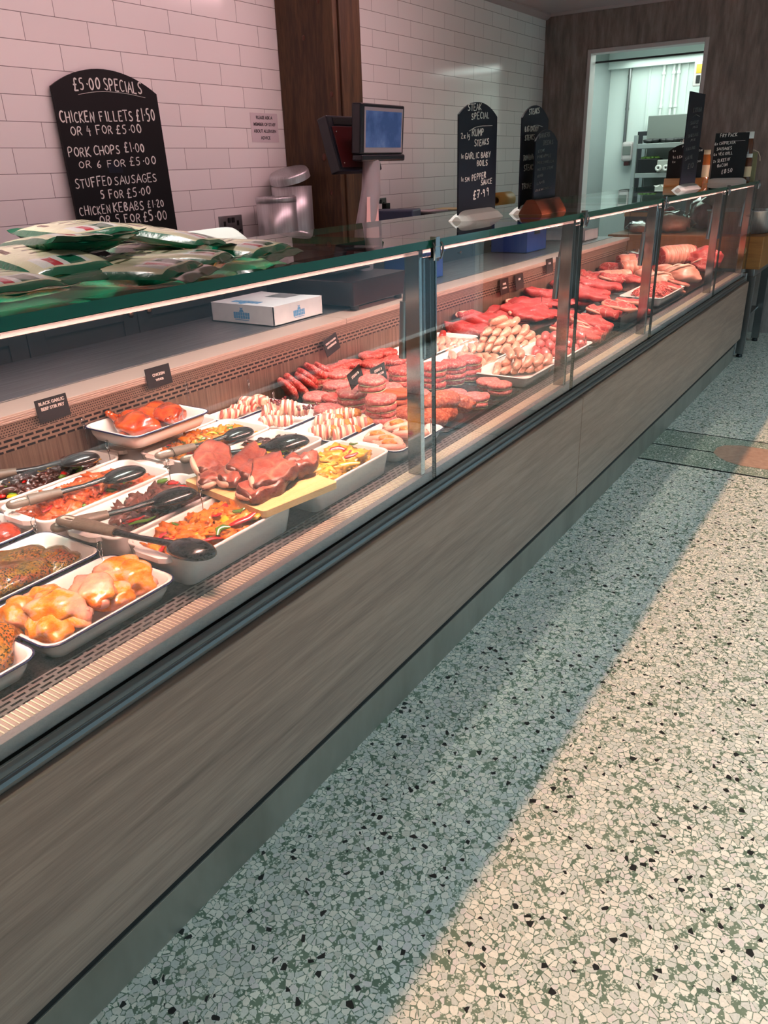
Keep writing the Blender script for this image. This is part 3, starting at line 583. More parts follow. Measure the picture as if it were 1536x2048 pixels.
# white carton on the worktop
noisy('carton', [(.3, C(214, 220, 224)), (.7, C(232, 236, 238))], 12, .6); plain('print_blue', C(92, 160, 208), .6)
x0, x1, y0, y1, zb = -2.525, -2.17, 2.475, 2.81, WT+.001
zt = zb+.078
cb = thing('carton', 'white cardboard carton with blue print lying open on the counter worktop', 'box', ((x0+x1)/2, (y0+y1)/2, zb), (0, 0, 0))
mb = MB(); mb.box(x0, x1, y0, y0+.004, zb, zt); mb.box(x0, x1, y1-.004, y1, zb, zt); mb.box(x0, x0+.004, y0, y1, zb, zt); mb.box(x1-.004, x1, y0, y1, zb, zt); mb.box(x0, x1, y0, y1, zb, zb+.003)
wpart(mb, 'tray', 'carton', cb)
mb = MB(); zt2 = zt+.002
mb.loft([[(x, y, z) for x, y in ((x0, y0), (x1, y0), (x1, y1), (x1-.10, y1-.01), (x1-.115, y1-.12), (x0+.13, y1-.13), (x0+.12, y1-.02), (x0, y1))] for z in (zt, zt2)], 0, False)
wpart(mb, 'lid', 'carton', cb)
def print_block(par, M_, w, h, label='print', sub=True):
    """the faded blue brand block on the carton: crest, two bold lettering rows, small print row"""
    mb = MB(); rnd = random.Random(4)
    mb.add([M_ @ Vector(q) for q in ((-.14*w, 0, .62*h), (.14*w, 0, .62*h), (.08*w, 0, .80*h), (-.08*w, 0, .80*h))], [(0, 1, 2, 3)])
    mb.add([M_ @ Vector(q) for q in ((-.06*w, 0, .82*h), (.06*w, 0, .82*h), (.09*w, 0, .98*h), (0, 0, .9*h), (-.09*w, 0, .98*h))], [(0, 1, 2, 3, 4)])
    for row, (z0, z1, n) in enumerate(((.36, .60, 7), (.12, .34, 7))):
        for i in range(n):
            a_ = -.46*w+i*.92*w/n; b_ = a_+.92*w/n*.86
            mb.add([M_ @ Vector(q) for q in ((a_, 0, z0*h), (b_, 0, (z0+rnd.uniform(-.02, .02))*h), (b_, 0, z1*h), (a_, 0, (z1+rnd.uniform(-.02, .03))*h))], [(0, 1, 2, 3)])
    mb.add([M_ @ Vector(q) for q in ((-.4*w, 0, 0), (.4*w, 0, 0), (.4*w, 0, .05*h), (-.4*w, 0, .05*h))], [(0, 1, 2, 3)])
    return wpart(mb, 'printed_crest', 'print_blue', par)
print_block(cb, Matrix.Translation(((x0+x1)/2, y0-.0008, zb+.014)), .10, .056)
print_block(cb, Matrix.Translation((x1+.0008, (y0+y1)/2+.0, zb+.014)) @ Matrix.Rotation(PI/2, 4, 'Z'), .085, .052)
print_block(cb, Matrix.Translation(((x0+x1)/2-.02, y0+.09, zt2+.0006)) @ Matrix.Rotation(-PI/2, 4, 'X') @ Matrix.Rotation(PI, 4, 'X'), .17, .085)
# blue crates standing on the worktop beyond the scale
def crate(x, y, w, d, h, label, rot=0):
    t = thing('blue_crate', label, 'crate', (x, y, WT+.001), (0, 0, rot), 'blue plastic crates on the worktop')
    mb = MB(); T = .008
    mb.box(-d/2, d/2, -w/2, -w/2+T, 0, h).box(-d/2, d/2, w/2-T, w/2, 0, h).box(-d/2, -d/2+T, -w/2, w/2, 0, h).box(d/2-T, d/2, -w/2, w/2, 0, h).box(-d/2, d/2, -w/2, w/2, 0, T)
    mb.build('body', 'blue_plastic', t, bev=.003)
    mb = MB().box(-d/2-.01, d/2+.01, -w/2-.01, -w/2, h-.03, h).box(-d/2-.01, d/2+.01, w/2, w/2+.01, h-.03, h).box(d/2, d/2+.01, -w/2-.01, w/2+.01, h-.03, h); mb.build('rim', 'blue_plastic', t, bev=.003)
    MB().box(d/2, d/2+.002, -.05, .05, h*.55, h*.75).build('hand_hole', 'black_plastic', t)
    return t
a = PZ(812, 553, WT); crate(-2.42, 4.02, .20, .28, .17, 'blue plastic crate on the worktop just beyond the scale')
crate(-2.46, 5.6, .36, .28, .215, 'larger blue plastic crate on the worktop beyond the steaks')
a = Vector((-2.42, 6.55, WT))
t = thing('carton', 'open white box at the far end of the counter worktop', 'box', (-2.42, a.y, WT+.001))
mb = MB(); T = .004
mb.box(-.18, .18, -.16, -.16+T, 0, .075).box(-.18, .18, .16-T, .16, 0, .075).box(-.18, -.18+T, -.16, .16, 0, .09).box(.18-T, .18, -.16, .16, 0, .08).box(-.18, .18, -.16, .16, 0, T); mb.build('tray', 'carton', t)
mb = MB(); mb.loft([[(-.18, -.16, .075), (.10, -.16, .075), (.06, -.24, .11+q), (-.16, -.22, .10+q)] for q in (0, .003)], 0, False); mb.build('flap', 'carton', t)
# added unseen ceiling track, housing for the pink wall fill and the down light
lt = thing('added_light_track', 'added slim white track on the ceiling above the counter, out of view', 'light', (-1.9, 2.6, CZ))
wpart(MB().box(-1.95, -1.68, -.5, 5.7, CZ-.014, CZ-.001), 'track', 'trim_white', lt, .003)
# ------------------------------------------------------------------ trays in the case
DK = .7008
plain('enamel', C(222, 216, 210), .16, coat=.4); plain('navy_rim', C(26, 30, 70), .25, coat=.4); plain('porcelain', C(226, 220, 215), .14, coat=.5)
plain('black_tray', C(16, 16, 17), .25, coat=.3)
def enamel(label, x0, x1, y0, y1, zr=.747, z0=DK, name='enamel_tray', r=.035, rim='navy_rim', body='enamel', group='enamel trays'):
    t = thing(name, label, 'tray', ((x0+x1)/2, (y0+y1)/2, z0), group=group); x0, x1, y0, y1 = x0-t.location.x, x1-t.location.x, y0-t.location.y, y1-t.location.y; h = zr-z0
    d = lambda k, z, rad=None: rr(x0+k, x1-k, y0+k, y1-k, max((rad or r)-k*.5, .006), z)
    mb = MB(); mb.loft([d(.03, 0), d(.022, .003), d(.012, h*.5), d(.009, h-.004), d(.001, h-.003), d(0, h), d(.004, h+.0015), d(.010, h-.001), d(.015, h*.5), d(.026, .007), d(.036, .0045)], 0)
    mb.build('body', body, t)
    mb = MB(); mb.tube(d(-.0005, h-.0012), .0026, 6, closed=True); mb.build('rim', rim, t)
    return t
def dish(label, x0, x1, y0, y1, zr=.776, z0=DK, tabs=True):
    t = thing('baking_dish', label, 'dish', ((x0+x1)/2, (y0+y1)/2, z0), group='white baking dishes'); x0, x1, y0, y1 = x0-t.location.x, x1-t.location.x, y0-t.location.y, y1-t.location.y; h = zr-z0; r = .032
    d = lambda k, z: rr(x0+k, x1-k, y0+k, y1-k, max(r-k*.5, .008), z)
    mb = MB(); mb.loft([d(.016, 0), d(.011, .005), d(.004, h*.6), d(0, h-.006), d(-.001, h-.002), d(.001, h), d(.006, h), d(.009, h-.003), d(.013, h*.5), d(.020, .014), d(.032, .008)], 0); mb.build('body', 'porcelain', t)
    if tabs:
        for s, y in ((-1, y0), (1, y1)):
            w = (x1-x0)*.29; mb = MB(); out = [(-w, 0), (-w*.86, .016), (-w*.6, .024), (w*.6, .024), (w*.86, .016), (w, 0)]
            mb.loft([[(x, y+s*(v-.004), h-.004+z) for x, v in (out if s > 0 else out[::-1])] for z in (-.009, -.002, .003)], 0, False); mb.build('handle', 'porcelain', t, bev=.003)
    return t
enamel('enamel tray at the near left corner holding one herb-crusted joint', -1.435, -1.212, .33, .652)
enamel('enamel tray of orange glazed chicken thighs nearest the glass', -1.44, -1.206, .665, .992)
enamel('enamel tray with green-herbed lamb behind the thigh tray', -1.69, -1.462, .655, .995)
enamel('enamel tray of dark red glazed pieces at the left edge', -1.95, -1.715, .66, 1.005)
dish('deep white dish of orange chicken and peppers under the crossing spoon', -1.412, -1.2, 1.012, 1.388)
dish('deep white dish of browned beef behind the orange chicken dish', -1.643, -1.43, 1.005, 1.40)
dish('deep white dish of crispy orange chicken third back from the glass', -1.872, -1.66, .985, 1.405)
dish('deep white dish of dark beef and peppers by the back panel', -2.038, -1.888, 1.0, 1.41)
dish('deep white dish under the tray of roasted chicken quarters', -2.036, -1.898, 1.46, 1.84)
enamel('enamel tray of roasted red chicken quarters propped on white dishes by the back panel', -2.035, -1.79, 1.39, 1.705, .855, .808)
dish('deep white dish of yellow and orange peppers with a spoon, behind the ham board', -1.885, -1.675, 1.46, 1.86)
dish('deep white dish of dark beef and vegetables beside the ham board', -1.662, -1.445, 1.47, 1.845)
dish('deep white dish of pale curry chicken by the glass post', -1.412, -1.2, 1.475, 1.85)
enamel('enamel tray of pale bacon rolls by the back panel', -2.038, -1.905, 1.885, 2.20)
enamel('enamel tray of bacon rolls with cranberries behind the stuffed chicken', -1.89, -1.675, 1.89, 2.20)
enamel('enamel tray of bacon-wrapped stuffed chicken next to the burgers', -1.66, -1.44, 1.885, 2.195)
enamel('enamel tray of stuffed chicken pouches behind the first glass post', -1.425, -1.206, 1.90, 2.205)
# ------------------------------------------------------------------ food materials
HI = 1
meaty('skin_glaze', [(.30, C(199, 135, 119)), (.44, C(202, 140, 111)), (.50, C(194, 97, 21)), (.66, C(177, 73, 9))], 16, rough=.2, coat=.9, bmp=.55, bscale=90, bdist=.003)
meaty('thigh_skin', [(.34, C(216, 138, 118)), (.45, C(226, 158, 124)), (.51, C(222, 138, 40)), (.58, C(212, 112, 8)), (.72, C(190, 78, 4))], 13, rough=.26, coat=.55, bmp=.6, bscale=80, bdist=.003)
meaty('roast_red', [(.25, C(176, 84, 34)), (.42, C(182, 74, 16)), (.55, C(168, 54, 8)), (.66, C(120, 34, 6)), (.75, C(190, 90, 30))], 20, rough=.2, coat=1, bmp=.5, bscale=90)
meaty('dark_red_glaze', [(.3, C(129, 34, 13)), (.5, C(163, 52, 20)), (.7, C(94, 20, 9))], 22, rough=.2, coat=1, bmp=.6, bscale=70)
meaty('herb_lamb', [(.28, C(112, 40, 24)), (.42, C(124, 66, 24)), (.52, C(134, 100, 24)), (.62, C(98, 90, 16)), (.75, C(160, 84, 40))], 18, rough=.16, coat=1, bmp=1, bscale=130, bdist=.004, vcol=C(40, 44, 8), vscale=330)
meaty('herb_crust', [(.3, C(151, 55, 23)), (.45, C(175, 95, 30)), (.58, C(159, 111, 27)), (.7, C(94, 83, 18))], 26, rough=.18, coat=1, bmp=1, bscale=130, bdist=.004, vcol=C(52, 58, 10), vscale=330)
meaty('chicken_orange', [(.3, C(224, 150, 56)), (.5, C(214, 118, 18)), (.7, C(192, 88, 8))], 20, rough=.25, coat=.7, bmp=.8, bscale=70, bdist=.004)
meaty('chicken_crisp', [(.3, C(214, 104, 16)), (.5, C(196, 78, 6)), (.7, C(156, 50, 2))], 26, rough=.28, coat=.6, bmp=1, bscale=110, bdist=.006)
meaty('chicken_curry', [(.3, C(226, 182, 70)), (.5, C(216, 158, 36)), (.7, C(196, 130, 20))], 20, rough=.3, coat=.6, bmp=.8, bscale=70, bdist=.004)
meaty('beef_brown', [(.3, C(130, 73, 62)), (.5, C(101, 52, 40)), (.7, C(72, 32, 24))], 28, rough=.28, coat=.7, bmp=1, bscale=100, bdist=.005)
meaty('beef_dark', [(.3, C(84, 41, 32)), (.5, C(56, 24, 18)), (.7, C(37, 15, 12))], 28, rough=.2, coat=1, bmp=.8, bscale=90, bdist=.004)
for n, c in (('pepper_red', (196, 22, 20)), ('pepper_green', (80, 116, 30)), ('pepper_yellow', (236, 168, 24)), ('onion', (240, 214, 172))): plain(n, C(*c), .18, coat=.8)
meaty('gammon', [(.25, C(104, 46, 34)), (.45, C(146, 70, 56)), (.6, C(178, 98, 80)), (.78, C(116, 52, 40))], 16, fat=C(196, 132, 104), fscale=13, fw=(.0, .13), rough=.28, coat=.7, bmp=.8, bscale=70)
meaty('gammon_side', [(.3, C(60, 24, 12)), (.55, C(96, 42, 22)), (.75, C(128, 66, 40))], 30, rough=.35, coat=.5, bmp=.7, bscale=60)
meaty('fat', [(.3, C(216, 172, 148)), (.7, C(223, 189, 169))], 20, rough=.4, coat=.3, bmp=.3)
meaty('burger_pink', [(.3, C(168, 65, 67)), (.5, C(185, 86, 84)), (.7, C(199, 108, 102))], 40, rough=.45, coat=.15, bmp=.9, bscale=130, bdist=.004, vcol=C(206, 135, 121), vscale=190)
meaty('burger_red', [(.3, C(137, 24, 23)), (.5, C(166, 37, 34)), (.7, C(184, 63, 54))], 40, rough=.42, coat=.2, bmp=.9, bscale=130, bdist=.004, vcol=C(202, 119, 105), vscale=200)
meaty('burger_orange', [(.3, C(168, 63, 15)), (.5, C(182, 76, 23)), (.7, C(151, 46, 10))], 36, rough=.5, coat=.1, bmp=1, bscale=160, bdist=.004)
meaty('kofta', [(.3, C(132, 48, 10)), (.5, C(162, 62, 16)), (.7, C(92, 28, 4))], 40, rough=.5, coat=.15, bmp=1, bscale=150, bdist=.006, vcol=C(184, 105, 67), vscale=180)
meaty('sausage_pale', [(.3, C(203, 133, 112)), (.5, C(214, 152, 128)), (.7, C(221, 170, 148))], 26, rough=.28, coat=.5, bmp=.25, bscale=60, bdist=.002, vcol=C(192, 125, 100), vscale=190)
meaty('sausage_pink', [(.3, C(183, 68, 71)), (.5, C(199, 87, 87)), (.7, C(212, 117, 110))], 26, rough=.22, coat=.7, bmp=.25, bscale=60, bdist=.002)
meaty('sausage_red', [(.3, C(153, 35, 34)), (.5, C(176, 51, 45)), (.7, C(190, 73, 65))], 30, rough=.28, coat=.5, bmp=.4, bscale=80)
meaty('steak', [(.25, C(129, 23, 26)), (.45, C(159, 35, 37)), (.6, C(175, 52, 51)), (.78, C(144, 27, 30))], 14, fat=C(204, 151, 137), fscale=34, fw=(.0, .03), rough=.48, coat=.12, bmp=.9, bscale=110, stretch=(1, 1.8, 1))
meaty('steak_marbled', [(.25, C(146, 30, 32)), (.5, C(173, 52, 49)), (.75, C(190, 83, 75))], 16, fat=C(209, 164, 148), fscale=26, fw=(.0, .07), rough=.5, coat=.1, bmp=.9, bscale=110)
meaty('mince', [(.3, C(146, 23, 23)), (.5, C(177, 43, 38)), (.7, C(196, 76, 67))], 60, rough=.35, coat=.4, bmp=.6, bscale=120, vcol=C(206, 134, 119), vscale=220)
meaty('pork_pale', [(.3, C(203, 125, 107)), (.5, C(214, 147, 125)), (.7, C(221, 170, 148))], 9, rough=.4, coat=.3, bmp=.4, bscale=40)
meaty('offal_purple', [(.3, C(103, 38, 52)), (.6, C(137, 67, 78)), (.8, C(163, 95, 100))], 12, rough=.2, coat=.9, bmp=.4, bscale=40)
m_, nt, p, N, L = newmat('bacon'); v = coords(nt, (1, 1, 1)); w_ = N('ShaderNodeTexWave'); w_.inputs['Scale'].default_value = 13; w_.inputs['Distortion'].default_value = 3.5; w_.inputs['Detail'].default_value = 2; w_.inputs['Detail Scale'].default_value = .7; L(v, w_.inputs['Vector'])
L(ramp(nt, w_.outputs[1], [(.2, C(198, 104, 92)), (.42, C(222, 146, 126)), (.55, C(246, 220, 194)), (.8, C(240, 206, 176))]), p.inputs['Base Color']); p.inputs['Roughness'].default_value = .3; p.inputs['Coat Weight'].default_value = .5; bump(nt, p, w_.outputs[1], .35, .002)
meaty('stuffing', [(.3, C(206, 104, 14)), (.55, C(218, 130, 26)), (.75, C(184, 78, 6))], 50, rough=.4, coat=.4, bmp=1, bscale=140, bdist=.004)
plain('cranberry', C(96, 16, 24), .2, coat=.8); plain('salami_paper', C(190, 186, 140), .7); plain('cling', C(225, 214, 206), .12, coat=.6)
MEATM = {}
# ------------------------------------------------------------------ food shapes
def slab_rings(rx, ry, th, seed, n=30, wob=.14, bulge=.0, surf=.12, freq=1.5):
    off = Vector((seed*2.3 % 50, seed*1.1 % 70, seed*.7 % 30)); rings = []
    for k, z in ((.02, 1), (.35, 1.02), (.68, 1), (.90, .86), (.99, .4), (1, -.2), (.95, -.75), (.8, -1), (.02, -1)):
        ring = []
        for j in range(n):
            a = 2*PI*j/n; d = Vector((math.cos(a), math.sin(a), 0))
            o = 1+wob*2*noise.noise(d*freq+off); x, y = d.x*rx*k*o, d.y*ry*k*o
            zz = z*th/2*(1+bulge*(1-k)) + surf*th*noise.noise(Vector((x/rx*2.2, y/ry*2.2, z))+off)
            ring.append((x, y, zz))
        rings.append(ring)
    return rings
def slab_mesh(name, mats, rx, ry, th, seed, side=None, **kw):
    mb = MB(); rings = slab_rings(rx, ry, th, seed, **kw); mb.loft(rings, 0)
    if side is not None:
        n = len(rings[0])
        for i in range(len(mb.f)):
            if i//n in (3, 4, 5, 6) and i < n*8: mb.mi[i] = 1
    return mb.mesh(name, mats)
def rim_mesh(rx, ry, th, seed, a0, a1, mat, name='fat_rim', wob=.14, freq=1.5, k=1.0, r=.45):
    off = Vector((seed*2.3 % 50, seed*1.1 % 70, seed*.7 % 30)); pts = []; rad = []
    for i in range(15):
        a = a0+(a1-a0)*i/14; d = Vector((math.cos(a), math.sin(a), 0)); o = 1+wob*2*noise.noise(d*freq+off)
        pts.append((d.x*rx*o*k, d.y*ry*o*k, .0)); rad.append(th*r*(.35+.65*math.sin(PI*i/14)**.5)+.0005)
    mb = MB(); mb.tube(pts, rad, 8, flat=1.15); return mb.mesh(name, mat)
def blob_mesh(name, mat, rad, seed, amp=.18, freq=1.6, sub=3, flatb=.55, amp2=.05): mb = MB(); mb.blob((0, 0, 0), rad, seed, amp, freq, sub, flatb=flatb, amp2=amp2); return mb.mesh(name, mat)
def settle(loc, rot, s, meshes, x0=-2.036, x1=-1.226, zmin=.7045):
    """keep a piece of food inside the display well: off the back panel, off the glass and on the deck"""
    loc = Vector(loc)
    if loc.z > .95 or not -2.2 < loc.x < -1.1: return loc
    E = Euler(rot).to_matrix(); k = Vector((s,)*3 if s is not None and not hasattr(s, '__len__') else (s or (1, 1, 1)))
    vs_ = [E @ Vector((v.co.x*k.x, v.co.y*k.y, v.co.z*k.z)) for m2 in meshes for v in list(m2.vertices)[::3]]
    lo = [min(v[i] for v in vs_) for i in range(3)]; hi = [max(v[i] for v in vs_) for i in range(3)]
    if loc.x+lo[0] < x0: loc.x = x0-lo[0]
    if loc.x+hi[0] > x1: loc.x = x1-hi[0]
    if loc.z+lo[2] < zmin: loc.z = zmin-lo[2]
    if loc.y+hi[1] > 6.86: loc.y = 6.86-hi[1]
    return loc
def put(me, name, label, cat, loc, rot=(0, 0, 0), s=None, group=None, parts=()):
    """a thing with one main mesh or, with parts, an empty holding them"""
    loc = settle(loc, rot, s, [me]+[m2 for _, m2 in parts[1:]])
    if not parts: return tag(inst(me, name, loc, rot, s), label, cat, group)
    t = thing(name, label, cat, loc, rot, group)
    if s: t.scale = (s,)*3 if not hasattr(s, '__len__') else s
    for nm, m2 in [(parts[0], me)]+list(parts[1:]): inst(m2, nm, (0, 0, 0), (0, 0, 0), None, t)
    return t
# chicken thighs in the front tray
bone = MB(); bone.tube([(.030, .004, -.004), (.046, .008, -.006)], [.014, .012], 10); bone.blob((.048, .008, -.006), (.0125, .012, .011), 3, .2, sub=2); bone_m = bone.mesh('knuckle', 'pork_pale')
fold = MB(); fold.tube([(.026, -.022, -.002), (.036, -.012, .008), (.038, .004, .010), (.034, .018, .002)], [.004, .007, .007, .004], 10, flat=.8); fold_m = fold.mesh('skin_fold', 'thigh_skin')
TH = [blob_mesh('meat', 'thigh_skin', (.054, .043, .030), 11+i, .22, 1.5, 4, .6, .06) for i in range(4)]
spots = [(28, 1243, 0, .739, .95, 'at the far left of the thigh tray'), (118, 1222, .4, .757, 1.05, 'large one with cut end mid tray'), (196, 1190, -.5, .760, 1.0, 'uppermost one with a folded pink knuckle in the thigh tray'),
    (165, 1196, 2.5, .742, .8, 'half hidden behind the uppermost thigh'), (238, 1150, 1.2, .750, .95, 'at the back corner of the thigh tray'), (296, 1172, .2, .748, 1.0, 'at the right end of the thigh tray'),
    (92, 1275, -.3, .738, .95, 'by the near left rim of the thigh tray'), (198, 1255, 2.9, .740, 1.0, 'by the front rim of the thigh tray'), (258, 1214, .8, .738, .85, 'near the front rim right of centre in the thigh tray'), (88, 1205, 1.5, .742, .85, 'by the back rim of the thigh tray')]
for i, (px, py, rz, z, s, wh) in enumerate(spots):
    a = PZ(px, py, z); put(TH[i % 4], 'chicken_thigh', 'orange glazed raw chicken thigh, %s' % wh, 'chicken', (max(-1.385, min(-1.263, a.x)), max(.72, min(a.y, .935)), z+.006), (.1*(i % 3-1), .08*(i % 2), rz), s*1.08, 'chicken thighs in the front tray', ('meat', ('knuckle', bone_m), ('skin_fold', fold_m)) if i in (1, 2, 5) else ())
# herb joints
a = PZ(18, 1310, .74); put(blob_mesh('herb_joint', 'herb_crust', (.095, .125, .045), 5, .16, 1.6, 4, .5, .05), 'herb_joint', 'herb and spice crusted joint in the near left corner tray', 'meat', (-1.325, .535, .742), (0, 0, 0), 1.15)
put(blob_mesh('lamb_joint', 'herb_lamb', (.088, .14, .042), 8, .2, 1.5, 4, .5, .06), 'lamb_joint', 'glossy lamb joint in green herb oil behind the chicken thighs', 'meat', (-1.575, .80, .738))
put(blob_mesh('lamb_piece', 'herb_lamb', (.05, .06, .03), 18, .2, 1.5, 3, .5, .06), 'lamb_piece', 'smaller herbed lamb piece at the right end of the lamb tray', 'meat', (-1.535, .915, .733), (0, 0, .5))
for i, (x, y, s) in enumerate(((-1.80, .84, 1.1), (-1.77, .93, .8), (-1.86, .93, .8), (-1.83, .74, 1))): put(blob_mesh('glazed_piece', 'dark_red_glaze', (.055, .06, .04), 31+i, .2, 1.6, 3), 'glazed_piece', ['large dark red glazed piece in the left edge tray', 'small dark red glazed piece nearest the ticket ring in the left edge tray', 'dark red glazed piece at the back of the left edge tray', 'dark red glazed piece at the left end of the left edge tray'][i], 'meat', (x, y, .738), (0, 0, i*1.3), s, 'dark red glazed pieces')
# roasted chicken quarters
leg = MB(); leg.tube([(-.05, .0, .0), (-.085, .012, .004), (-.108, .02, .014)], [.020, .012, .010], 10); leg.blob((-.110, .021, .016), (.013, .012, .011), 2, .2, sub=2); leg_m = leg.mesh('drumstick_end', 'roast_red')
RQ = [blob_mesh('meat', 'roast_red', (.075, .055, .036), 41+i, .2, 1.4, 4, .6, .05) for i in range(3)]
for i, (px, py, z, rz, wh) in enumerate(((248, 838, .842, .6, 'left one in the propped tray, its leg end raised'), (338, 838, .844, 2.6, 'right one in the propped tray'), (265, 862, .838, .2, 'front one in the propped tray'), (285, 815, .836, 1.5, 'back one in the propped tray'))):
    a = PZ(px, py, z); put(RQ[i % 3], 'chicken_quarter', 'roasted red chicken quarter, %s' % wh, 'chicken', (max(-1.95, min(-1.875, a.x)), max(1.49, min(1.61, a.y)), z+.012), (0, 0, rz), 1.0, 'roasted chicken quarters', ('meat', ('drumstick_end', leg_m)))
# stir fries: uncountable chopped mixes
def stirfry(label, x0, x1, y0, y1, z, h, mats, mix, seed, n=90, cs=.017, strips=14, name='stir_fry'):
    rnd = random.Random(seed); mb = MB(); cx, cy, ax, ay = (x0+x1)/2, (y0+y1)/2, (x1-x0)/2-.021, (y1-y0)/2-.024
    hgt = lambda u, v: z+h*max(0, 1-(abs(u)**2.4+abs(v)**2.4)*.8)*(.85+.3*noise.noise(Vector((u*2+seed, v*2, 0))))
    g = 14; vv = []; ff = []
    for i in range(g+1):
        for j in range(g+1):
            u, v = -1+2*i/g, -1+2*j/g; vv.append((cx+u*ax, cy+v*ay, hgt(u, v)-.010 if max(abs(u), abs(v)) < .99 else z-.03))
    for i in range(g):
        for j in range(g): k = i*(g+1)+j; ff.append((k, k+g+1, k+g+2, k+1))
    mb.add(vv, ff, 0, True)
    for i in range(n):
        u, v = rnd.uniform(-.88, .88), rnd.uniform(-.93, .93); mi = rnd.choices(range(len(mats)), mix)[0]
        s = cs*rnd.uniform(.6, 1.25); e = rnd.uniform(1.1, 1.9)
        if mi: s *= .62
        mb.blob((cx+u*ax, cy+v*ay, hgt(u, v)+rnd.uniform(-.004, .004)), (s, s*e, s*.66), seed*31+i, .42 if not mi else .15, 2.2, 3 if not mi else 2, (rnd.uniform(-.5, .5), rnd.uniform(-.5, .5), rnd.uniform(0, PI)), mi, amp2=.22 if not mi else 0)
    for i in range(strips):
        u, v = rnd.uniform(-.85, .85), rnd.uniform(-.9, .9); mi = rnd.randrange(1, len(mats)); a = rnd.uniform(0, 2*PI); l = rnd.uniform(.016, .034); c_ = Vector((cx+u*ax, cy+v*ay, hgt(u, v)+.007)); d = Vector((math.cos(a), math.sin(a), 0)); nrm = Vector((-d.y, d.x, .3)); bend = rnd.uniform(-.5, .5)
        mb.tube([c_-d*l+Vector((0, 0, -.006)), c_-d*l*.4+nrm*l*bend*.5, c_+d*l*.4+nrm*l*bend*.5, c_+d*l+Vector((0, 0, rnd.uniform(-.006, .008)))], [.003, .0065, .0065, .003], 8, mi, flat=.55)
    return tag(mb.build(name, mats), label, 'food', None, 'stuff')
PR = ['pepper_red', 'pepper_green', 'pepper_yellow']
stirfry('orange chicken and pepper stir fry in the deep dish nearest the glass', -1.412, -1.2, 1.012, 1.388, .748, .030, ['chicken_orange']+PR, (7, .8, 1, 1.2), 1, 110, .019, 16)
stirfry('browned beef stir fry in the dish behind the orange chicken', -1.643, -1.43, 1.10, 1.40, .738, .050, ['beef_brown']+PR, (9, .6, .6, .5), 2, 110, .017, 12)
stirfry('crispy orange chicken stir fry in the third dish back', -1.872, -1.66, .99, 1.40, .742, .045, ['chicken_crisp']+PR, (9, .4, .6, .5), 3, 120, .018, 9)
stirfry('dark beef and pepper stir fry in the dish by the back panel', -2.038, -1.888, 1.0, 1.40, .750, .035, ['beef_dark']+PR, (5, 1.4, 1.2, .8), 4, 90, .017, 20)
stirfry('yellow and orange pepper stir fry in the dish under the propped chicken tray', -1.885, -1.675, 1.47, 1.85, .748, .04, ['chicken_orange']+PR, (6, .9, 1.2, 2), 5, 100, .018, 22)
stirfry('dark beef stir fry in the dish beside the ham board', -1.66, -1.447, 1.47, 1.84, .745, .035, ['beef_dark']+PR, (5, 1, 1, 1.6), 6, 90, .018, 16)
stirfry('pale curry chicken with peppers in the dish by the glass post', -1.412, -1.2, 1.475, 1.85, .745, .040, ['chicken_curry']+PR+['onion'], (8, .9, 1, .8, .8), 7, 100, .021, 18)
# pepper pieces that stand out
def strip(px, py, z, l, w, mat, rz, bend, label, tilt=.25):
    a = PZ(px, py, z); mb = MB(); mb.tube([(-l, bend*l, -tilt*l), (-l*.4, -bend*l*.3, 0), (l*.4, -bend*l*.3, .002), (l, bend*l, tilt*l)], [w*.5, w, w, w*.5], 10, flat=.5)
    tag(mb.build('pepper_strip', mat, None, a, rot=(.3, 0, rz)), label, 'pepper')
strip(486, 1040, .787, .034, .009, 'pepper_red', 1.2, .12, 'long red pepper strip near the front of the orange chicken dish')
strip(432, 1030, .787, .016, .008, 'pepper_red', .2, .2, 'short red pepper piece in the middle of the orange chicken dish')
strip(443, 1058, .785, .018, .008, 'pepper_green', 1.4, -.5, 'curved green pepper piece in the orange chicken dish')
strip(476, 1022, .785, .016, .008, 'pepper_green', .5, .4, 'green pepper piece by the ham board in the orange chicken dish')
strip(506, 1034, .780, .020, .012, 'pepper_yellow', .6, .3, 'orange pepper wedge at the front rim of the orange chicken dish')
strip(345, 966, .792, .024, .012, 'pepper_red', -.3, .2, 'red pepper wedge at the top of the browned beef')
strip(325, 962, .794, .015, .013, 'pepper_green', .3, .3, 'pale green pepper wedge at the top of the browned beef')
strip(268, 1040, .765, .028, .006, 'pepper_red', .9, .1, 'red pepper strip below the spoon in the browned beef dish')
strip(285, 1042, .765, .034, .006, 'pepper_green', .8, .08, 'green pepper strip below the spoon in the browned beef dish')
strip(20, 930, .79, .045, .011, 'pepper_red', .2, .05, 'wide red pepper strip at the left edge of the dark beef')
strip(78, 908, .795, .03, .008, 'pepper_red', .6, .15, 'red pepper strip in the middle of the dark beef')
strip(62, 961, .765, .028, .010, 'pepper_green', .9, .1, 'green pepper piece below the spoon in the dark beef')
strip(672, 900, .792, .026, .010, 'pepper_red', .9, -.5, 'curved red pepper in the curry chicken dish')
strip(700, 912, .79, .024, .007, 'pepper_red', .9, .1, 'magenta red pepper strip in the curry chicken dish')
strip(694, 930, .786, .036, .009, 'pepper_yellow', .8, -.25, 'yellow pepper strip at the front of the curry chicken dish')
strip(705, 888, .795, .02, .006, 'pepper_green', -.3, .3, 'green pepper strip at the back of the curry chicken dish')
